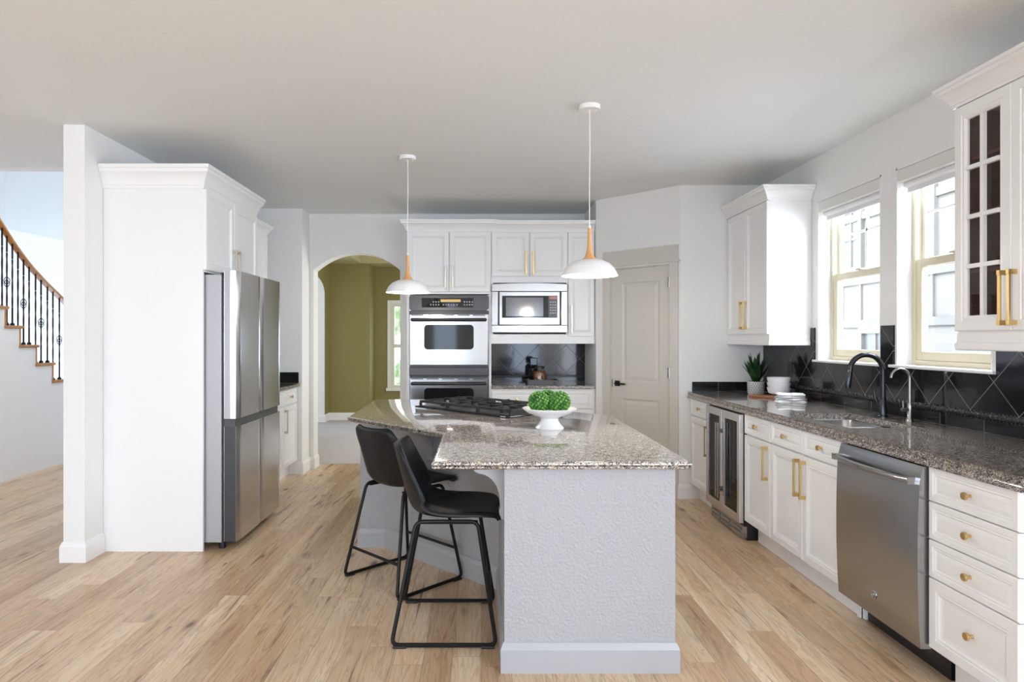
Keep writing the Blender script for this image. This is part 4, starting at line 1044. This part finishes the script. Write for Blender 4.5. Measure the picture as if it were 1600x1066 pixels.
# ------------------------------------------------------------------ left run, faces +X
LX = -1.79
g_l = 'white cabinets on the left wall'
t = thing('fridge_surround', 'white cabinet with tall side panel above and around the refrigerator', 'cabinet', (LX, 4.176, 0), PI / 2, g_l)
DL = -XL + LX - .002
MB().box(.0, .02, .0, DL, 0, 2.34).build('side_panel', M_CAB, t)
MB().box(.945, .965, .0, DL, 0, 2.34).build('side_panel', M_CAB, t)
MB().box(.02, .945, .0, DL, 1.80, 2.34).build('body', M_CAB, t, smooth=0)
door(t, .004, 1.812, .475, .52, ('r', .10), M_NICK, .17, y=-.02); door(t, .483, 1.812, .476, .52, ('l', .10), M_NICK, .17, y=-.02)
MB().sweep([(0, DL), (0, 0), (.965, 0), (.965, DL - .3)], [(o, 2.335 + h * 1.43) for o, h in CROWN]).build('crown_moulding', M_CAB, t, smooth=25)
t = thing('wall_cabinet', 'white wall cabinet beyond the refrigerator, partly hidden', 'cabinet', (-2.09, 5.145, 0), PI / 2, g_l)
w = 1.15; MB().box(0, w, 0, .338, 1.40, 2.37).build('body', M_CAB, t, smooth=0)
for i in range(3): door(t, .003 + i * w / 3, 1.405, w / 3 - .006, .955, None, y=-.02)
MB().sweep([(0, 0), (w, 0), (w, .338)], [(o, 2.36 + h * .95) for o, h in CROWN]).build('crown_moulding', M_CAB, t, smooth=25)
t = thing('base_cabinet', 'white base cabinet with drawer and tall pull beyond the refrigerator', 'cabinet', (-1.85, 5.145, 0), PI / 2, g_l)
w = 1.395; carcass(t, w, .575, .14, .886)
for i in range(3):
    ww = w / 3; drawer(t, .003 + i * ww, .732, ww - .012, .146); door(t, .003 + i * ww, .145, ww - .012, .578, ('l' if i else 'r', .44), M_NICK, .22)
t = thing('countertop', 'dark granite counter beyond the refrigerator', 'countertop', (-2.427, 5.145, .888))
MB().box(0, .607, 0, 1.40, 0, .032).build('slab', M_GRAN2, t, bevel=.006)
tag(MB().box(-2.427, -1.84, 6.535, 6.549, .921, 1.03).build('backsplash', M_BLKG, None), 'short black splash strip on the wall past the refrigerator', 'backsplash')

# ---- refrigerator
t = thing('refrigerator', 'stainless four door refrigerator beside the tall white panel', 'refrigerator', (-1.665, 4.205, 0), PI / 2)
w = .905
MB().box(.006, w - .006, .02, .74, .045, 1.785).build('body', M_GREYSIDE, t, bevel=.004)
MB().box(.02, w - .02, .0, .02, .05, 1.775).build('gasket', M_BLK, t)
def fdoor(x0, x1, z0, z1, lab, curved):
    mb = MB(); n_ = 14; rs = []
    for i in range(n_ + 1):
        s = i / n_; x = x0 + (x1 - x0) * s; r = .022
        e = min(s, 1 - s) * (x1 - x0); rr = .0 if e > r else (r - math.sqrt(max(0, r * r - (r - e) ** 2)))
        y = -.089 + rr * .6
        rs.append([(x, y, z0), (x, y, z1), (x, 0, z1), (x, 0, z0)])
    # profile as polygon extrude in z
    poly = [(x0, 0)] + [(r_[0][0], r_[0][1]) for r_ in rs] + [(x1, 0)]
    mb.prism(poly, z0, z1, 'z')
    return mb.build(lab, M_SSV, t, smooth=30)
da = fdoor(0, w / 2 - .002, .85, 1.81, 'upper_door', True); db = fdoor(w / 2 + .002, w, .85, 1.81, 'upper_door', True)
dc = fdoor(0, w / 2 - .002, .055, .80, 'lower_door', True); dd_ = fdoor(w / 2 + .002, w, .055, .80, 'lower_door', True)
for o, a, b in ((dc, 0, w / 2 - .002),): MB().box(-.0015, 0, -.075, -.002, .055, .80).build('edge_panel', M_DKSIDE, o)
MB().box(-.001, 0, -.04, -.002, .85, 1.81).build('edge_panel', M_GREYSIDE, da)
MB().box(.01, w - .01, -.066, 0, .80, .85).build('handle_recess', M_CHAR, t)
MB().box(.02, .10, -.06, .03, 1.785, 1.80).build('hinge_cover', M_BLK, t, bevel=.004)
for xx in (.05, w - .05): MB().lathe([(.022, 0), (.022, .05)], 14, (xx, .03, 0)).build('foot', M_BLK, t)

# ------------------------------------------------------------------ island
IZ = .873
t = thing('kitchen_island', 'grey textured kitchen island base in the middle of the floor', 'island', (.3, 3.6, 0))
def IP(pts): return [(x - .3, y - 3.6) for x, y in pts]
base = [(.095, 2.67), (.797, 2.67), (.797, 4.165), (-.265, 5.227), (-.795, 5.227), (-.795, 4.27), (-.627, 4.27), (.095, 3.548)]
MB().prism(IP(base), 0, IZ - .034).build('body', M_ISL, t, smooth=0)
MB().sweep(IP(base), [(o, z * 1.0) for o, z in BP], closed=True).build('baseboard', M_ISLT, t, smooth=0)
def corbel(parent, loc, rz, dpt=.125, hgt=.22, th=.055):
    pr = [(0, 0)]
    # local: x = out from wall, z down
    pts = [(0, -hgt), (.016, -hgt), (.020, -hgt + .02), (.014, -hgt + .035)]
    for i in range(9):
        a = i / 8; pts.append((.016 + (dpt - .036) * (a ** 2.0), -hgt + .05 + (hgt - .09) * (1 - (1 - a) ** 1.7)))
    pts += [(dpt, -.03), (dpt, 0), (0, 0)]
    o = MB().prism(pts, -th / 2, th / 2, 'y').build('corbel', M_ISLT, parent, loc, rz, smooth=30)
    MB().prism([(0, -hgt - .01), (.012, -hgt - .01), (.012, 0), (0, 0)], -th / 2 - .01, th / 2 + .01, 'y').build('corbel_back', M_ISLT, o)
corbel(t, (.095 - .3, 2.78 - 3.6, IZ - .036), PI, .125)
cx_, cy_ = (-.30, 3.943); corbel(t, (cx_ - .3, cy_ - 3.6, IZ - .036), PI * 1.25, .14)
top = [(.838, 2.624), (.838, 4.19), (-.262, 5.29), (-.86, 5.29), (-.84, 4.13), (-.19, 3.43), (-.19, 2.624)]
ed = slab_edge(None, IZ - .034, IZ)
rs = []
for o, z in ed:
    rs.append([(x, y, z) for x, y in offset_path(top, o, True)])
tag(MB().rings(rs).build('countertop', M_GRAN, None, smooth=50), 'large angled speckled granite top of the island', 'countertop')

# ---- cooktop on the island (local x along its near long edge)
t = thing('gas_cooktop', 'black gas cooktop with cast iron grates set on the island granite', 'cooktop', (-.48, 4.69, IZ + .001), -PI / 4)
cw, cd = .93, .54
MB().box(0, cw, 0, cd, 0, .010).build('glass_base', M_BLKG, t, bevel=.003)
MB().box(.03, cw - .03, .03, cd - .03, .010, .013).build('burner_pan', M_CHAR, t)
for i in range(3):
    g = MB(); x0 = .025 + i * .295; x1 = x0 + .288; y0, y1 = .035, cd - .035
    for (a, b) in (((x0, y0), (x1, y0)), ((x1, y0), (x1, y1)), ((x1, y1), (x0, y1)), ((x0, y1), (x0, y0))):
        g.box(min(a[0], b[0]) - .006, max(a[0], b[0]) + .006, min(a[1], b[1]) - .006, max(a[1], b[1]) + .006, .034, .050)
    for (px_, py_) in ((x0, y0), (x1, y0), (x0, y1), (x1, y1), (x0, (y0 + y1) / 2), (x1, (y0 + y1) / 2)): g.box(px_ - .008, px_ + .008, py_ - .008, py_ + .008, .011, .036)
    xm = (x0 + x1) / 2; ym = (y0 + y1) / 2
    for yy in (y0 + (y1 - y0) * .25, y0 + (y1 - y0) * .75): g.box(x0, xm - .035, yy - .005, yy + .005, .038, .056); g.box(xm + .035, x1, yy - .005, yy + .005, .038, .056)
    g.box(xm - .005, xm + .005, y0, y0 + .085, .038, .056); g.box(xm - .005, xm + .005, y1 - .085, y1, .038, .056); g.box(x0, x1, ym - .005, ym + .005, .038, .056)
    g.box(xm - .005, xm + .005, ym - .085, ym + .085, .038, .056)
    g.build('grate', M_CAST, t, bevel=.002)
    for yy in ((y0 + (y1 - y0) * .25, y0 + (y1 - y0) * .75) if i != 1 else (ym - .02,)):
        b_ = MB().lathe([(.045, .013), (.045, .022), (.038, .026), (.038, .032), (.030, .034)], 24, (xm, yy, 0)).build('burner', M_BLK, t)
for i in range(4):
    MB().lathe([(.017, .010), (.017, .028), (.014, .034)], 16, (.33 + i * .085, cd - .028, .004)).build('control_knob', M_CHROME, t)
sp_ = MB().box(cw - .08, cw - .035, -.0016, .0, .003, .008).build('front_print', M_CHROME, t)

# ---- bowl with green pods
t = thing('pedestal_bowl', 'white pedestal bowl holding green balls on the island', 'bowl', (.378, 3.60, IZ))
MB().lathe([(.079, 0), (.080, .004), (.062, .022), (.050, .042), (.048, .055), (.062, .064), (.118, .084), (.148, .106), (.151, .112), (.146, .113), (.112, .092), (.05, .074), (.01, .071)], 48).build('bowl_body', M_CER, t)
def pod(x, y, z, r, label):
    t = thing('green_ball', label, 'ball', (x, y, z), random.uniform(0, 3), 'green balls in the bowl')
    MB().sphere((0, 0, 0), r * .93, 20, 14).build('ball_core', M_GREEND, t)
    k_ = MB(); n_ = 120
    for i in range(n_):
        zz = 1 - 2 * (i + .5) / n_; rr = math.sqrt(1 - zz * zz); a = i * 2.39996
        c = Vector((rr * math.cos(a), rr * math.sin(a), zz)) * r * .94
        k_.sphere(tuple(c), r * .14, 8, 6)
    tag(k_.build('kernels', M_GREEN, t), None, None, None, 'stuff')
    return t
pod(.318, 3.585, IZ + .148, .057, 'left green bobbly ball in the white bowl')
pod(.430, 3.570, IZ + .148, .058, 'right green bobbly ball in the white bowl')
pod(.376, 3.672, IZ + .150, .056, 'rear green bobbly ball, half hidden in the white bowl')

# ------------------------------------------------------------------ bar stools
def make_stool(label):
    t = thing('bar_stool', label, 'stool', (0, 0, 0), 0, 'black leather bar stools')
    # shell: rows from the seat's front edge (+x) to the top of the back; centre line (x, z), half width, curl
    rows = [(.245, .545, .175, .000), (.225, .562, .195, .004), (.15, .564, .208, .010), (.05, .556, .212, .020), (-.04, .550, .214, .034), (-.11, .556, .212, .055),
            (-.155, .585, .210, .075), (-.178, .635, .208, .080), (-.195, .695, .200, .070), (-.212, .76, .190, .055), (-.228, .82, .178, .042), (-.238, .858, .160, .034), (-.242, .872, .135, .03)]
    def cr(a, b, c, d, t): return tuple(.5 * (2 * q + (r_ - p) * t + (2 * p - 5 * q + 4 * r_ - s_) * t * t + (3 * q - p - 3 * r_ + s_) * t ** 3) for p, q, r_, s_ in zip(a, b, c, d))
    fine = []
    for i in range(len(rows) - 1):
        a, b, c, d = rows[max(i - 1, 0)], rows[i], rows[i + 1], rows[min(i + 2, len(rows) - 1)]
        fine += [cr(a, b, c, d, t_) for t_ in (0, .25, .5, .75)]
    rows = fine + [rows[-1]]
    nu = 24; top, bot = [], []
    for k_, (x, z, hw, cu) in enumerate(rows):
        p0 = rows[max(k_ - 1, 0)]; p1 = rows[min(k_ + 1, len(rows) - 1)]
        tx, tz = p1[0] - p0[0], p1[1] - p0[1]; L = math.hypot(tx, tz); nx_, nz_ = -tz / L * -1, tx / L * -1     # points up/forward
        nx_, nz_ = tz / L, -tx / L
        ta, ba = [], []
        for j in range(nu + 1):
            u = -1 + 2 * j / nu; y = hw * u; lift = cu * abs(u) ** 2.4
            th = .016 if abs(u) < .98 else .008
            ta.append((x + nx_ * (lift + th), y, z + nz_ * (lift + th))); ba.append((x + nx_ * (lift - th * .6), y * 1.01, z + nz_ * (lift - th * .6)))
        rs_ = ta + ba[::-1]; top.append(rs_)
    MB().rings(top, True, True).build('seat_shell', M_LEATHER, t, smooth=60)
    # piping seam round the edge
    L_ = [Vector(r[0]) for r in top]; R_ = [Vector(r[nu]) for r in top]
    pathp = [tuple(v) for v in L_] + [tuple(v) for v in top[-1][1:nu]] + [tuple(v) for v in R_[::-1]]
    MB().tube(pathp, .0045, 6).build('piping', M_LEATHER, t)
    # sled frames
    for s in (-1, 1):
        yb, yt = s * .245, s * .17
        P = []
        def fil(a, b, c, r=.035, n=5):
            a, b, c = Vector(a), Vector(b), Vector(c); d1 = (a - b).normalized(); d2 = (c - b).normalized(); p = b + d1 * r; q = b + d2 * r
            return [tuple(p * (1 - s_) ** 2 + b * 2 * s_ * (1 - s_) + q * s_ ** 2) for s_ in [i / n for i in range(n + 1)]]
        A = (-.13, yt, .538); B = (.15, yt, .538); C_ = (.232, yb, .012); D = (-.232, yb, .012); mid = (0, yt, .538)
        path = [mid] + fil(mid, B, C_) + fil(B, C_, D) + fil(C_, D, A) + fil(D, A, mid)
        MB().tube(path, .0095, 8, closed=True).build('leg_frame', M_IRON, t)
        for xx in (-.195, .195): MB().box(xx - .03, xx + .03, yb - .012, yb + .012, 0, .010).build('foot_pad', M_BLK, t, bevel=.003)
    for (xt_, xb_) in ((-.13, -.232), (.15, .232)):
        zc = .175; f = (.538 - zc) / .526; xx = xt_ + (xb_ - xt_) * f; yy = .17 + (.245 - .17) * f
        MB().tube([(xx, -yy, zc), (xx, yy, zc)], .0085, 8).build('footrest', M_IRON, t)
    MB().box(-.12, .15, -.165, -.145, .525, .538).box(-.12, .15, .145, .165, .525, .538).build('seat_bracket', M_IRON, t)
    return t
st = make_stool('near black leather bar stool facing the island end')
st.location = (-.166, 3.12, 0); st.rotation_euler = (0, 0, 0)
st2 = copy_tree(st); st2.location = (-.448, 3.716, 0); st2.rotation_euler = (0, 0, PI / 4)
st2['label'] = 'far black leather bar stool, turned toward the diagonal side of the island'

# ------------------------------------------------------------------ pendants
def pendant(x, y, zb, label, k=1.0):
    t = thing('pendant_lamp', label, 'pendant lamp', (x, y, CZ), 0, 'white pendant lamps over the island')
    c = MB().lathe([(.060, 0), (.060, -.018), (.057, -.024), (.0, -.024)], 36).build('ceiling_canopy', M_SHADE, t)
    for s in (-1, 1): MB().sphere((s * .035, -.01 * s, -.026), .004, 8, 6).build('screw', M_CHROME, c)
    zz = zb - CZ
    MB().tube([(0, 0, -.02), (.002, 0, -.25), (-.001, 0, -.45), (0, 0, zz + .27)], .0028, 8).build('cord', M_SHADE, t)
    MB().lathe([(.006, zz + .285), (.008, zz + .27), (.011, zz + .268)], 16).build('cord_grip', M_SHADE, t)
    MB().lathe([(.010, zz + .27), (.011, zz + .20), (.013, zz + .16), (.018, zz + .13), (.027, zz + .108), (.042, zz + .091), (.0, zz + .090)], 32).build('wooden_neck', M_PWOOD, t)
    MB().lathe([(.040, zz + .092), (.075, zz + .086), (.110, zz + .070), (.138, zz + .042), (.154, zz + .010), (.158, zz), (.155, zz + .001), (.150, zz + .012), (.134, zz + .040), (.108, zz + .066), (.074, zz + .082), (.0, zz + .086)], 56).build('lamp_shade', M_SHADE, t)
    b = MB().sphere((0, 0, zz + .022), .022, 16, 12); b.lathe([(.014, zz + .04), (.014, zz + .085)], 16)
    b.build('bulb', M_BULB, t)
    d = bpy.data.lights.new('bulb_light', 'POINT'); d.energy = 13; d.color = (1, .93, .85); d.shadow_soft_size = .03
    lo = bpy.data.objects.new('bulb_light', d); COL.objects.link(lo); lo.parent = t; lo.location = (0, 0, zz - .006)
    return t
pendant(.610, 3.66, 1.722, 'nearer white dome pendant lamp with wooden neck, over the bowl')
pendant(-.530, 4.68, 1.700, 'farther white dome pendant lamp with wooden neck, in front of the oven cabinet')

# ------------------------------------------------------------------ staircase at far left
SX = -4.58
t = thing('staircase', 'white staircase with honey oak treads at the far left', 'staircase', (SX, 6.0, 0))
nose = [(5.62, 2.07), (5.83, 1.875), (6.035, 1.682), (6.247, 1.497), (6.445, 1.306), (6.68, 1.113), (6.935, .922), (7.20, .73), (7.47, .54), (7.74, .35), (8.0, .17)]
stp = [(nose[0][0] - 6.0 - .3, 0)]
poly = [(5.16 - 6.0, 0), (8.25 - 6.0, 0)]
for i in range(len(nose) - 1, -1, -1):
    y, z = nose[i]; y1 = (nose[i + 1][0] if i < len(nose) - 1 else 8.25)
    poly += [(y1 - 6.0 + (.0), z - .03), (y - 6.0, z - .03)]
poly += [(5.16 - 6.0, nose[0][1] - .03)]
# dedupe vertical risers are formed between successive points
MB().prism(poly, -1.05, 0, 'x').build('stringer_wall', M_WALL, t, smooth=0)
for i, (y, z) in enumerate(nose):
    y1 = nose[i + 1][0] if i < len(nose) - 1 else 8.25
    MB().box(-1.05, .02, y - 6.0 - .03 + .02, y1 - 6.0 + .035, z - .03, z).build('tread', M_OAK, t, bevel=.008)
    zl = nose[i + 1][1] if i < len(nose) - 1 else .0
    MB().box(-1.05, .006, y1 - 6.0 - .004, y1 - 6.0 + .012, zl, z - .03).build('riser', M_OAK, t, smooth=0)
# railing
t = thing('stair_railing', 'oak handrail on black twisted iron balusters along the stairs', 'railing', (SX - .03, 6.0, 0))
hr = [(5.55, 3.20), (5.85, 2.88), (6.18, 2.55), (6.40, 2.33), (6.62, 2.146), (6.87, 1.985), (7.13, 1.84), (7.45, 1.66), (7.9, 1.42)]
def rail_z(y):
    for (a, za), (b, zb) in zip(hr, hr[1:]):
        if a <= y <= b: return za + (zb - za) * (y - a) / (b - a)
    return hr[-1][1]
pf = [(-.028, -.022), (.028, -.022), (.032, -.004), (.024, .012), (.012, .022), (-.012, .022), (-.024, .012), (-.032, -.004)]
rs = []
for i in range(41):
    y = 5.55 + 2.35 * i / 40; zz = (rail_z(y - .06 if y > 5.62 else y) + rail_z(y) + rail_z(min(y + .06, 7.9))) / 3
    rs.append([(a, y - 6.0, zz - .028 + b) for a, b in pf])
MB().rings(rs).build('handrail', M_OAK, t, smooth=60)
def tread_z(y):
    z = nose[0][1]
    for yy, zz in nose:
        if y >= yy - .015: z = zz
    return z
pxs = [-26, -17, -8, 1.4, 8, 15.5, 24, 32.7, 41.4, 50, 60, 68.6, 78.4, 87, 97, 105, 114, 123]
for i, p in enumerate(pxs):
    y = 4649 / (752 - p); z0 = tread_z(y); z1 = rail_z(y) - .04
    mb = MB(); n_ = 44; rs = []
    for k_ in range(n_ + 1):
        s = k_ / n_; tw_ = 0 if (s < .22 or s > .80) else (s - .22) * 60; rs.append([(.008 * math.cos(tw_ + q * PI / 2 + PI / 4), y - 6.0 + .008 * math.sin(tw_ + q * PI / 2 + PI / 4), z0 + (z1 - z0) * s) for q in range(4)])
    mb.rings(rs); b_ = mb.build('baluster', M_IRON, t, smooth=0)
    MB().lathe([(.02, z0), (.02, z0 + .014), (.012, z0 + .026)], 12, (0, y - 6.0, 0)).build('shoe', M_IRON, b_)
    if i % 3 == 2:
        zc = z0 + (z1 - z0) * .48; bk = MB()
        for q in range(4): bk.tube([(.028 * math.sin(PI * s_) * math.cos(q * PI / 2 + s_ * 3), y - 6.0 + .028 * math.sin(PI * s_) * math.sin(q * PI / 2 + s_ * 3), zc - .055 + .11 * s_) for s_ in [k_ / 12 for k_ in range(13)]], .0035, 5)
        bk.build('basket', M_IRON, b_)
# curved wall rising with the upper flight, with a cap moulding
pth = [(-7.6, 8.6), (-6.8, 9.3), (-6.0, 9.7), (-5.0, 9.85), (-4.0, 9.85), (-3.3, 9.7)]
mb = MB(); rs = []
for i, (x, y) in enumerate(pth): zt = 3.05 - i * .16; rs.append([(x, y, 0), (x, y, zt), (x, y + .12, zt), (x, y + .12, 0)])
struct('wall_stair_curve', mb.rings(rs), M_WALL, smooth=60)
mb = MB(); rs = []
for i, (x, y) in enumerate(pth): zt = 3.05 - i * .16; rs.append([(x, y - .03, zt), (x, y - .03, zt + .05), (x, y + .15, zt + .05), (x, y + .15, zt)])
struct('trim_2', mb.rings(rs), M_TRIM, 'white cap on the curved stair wall', smooth=60)
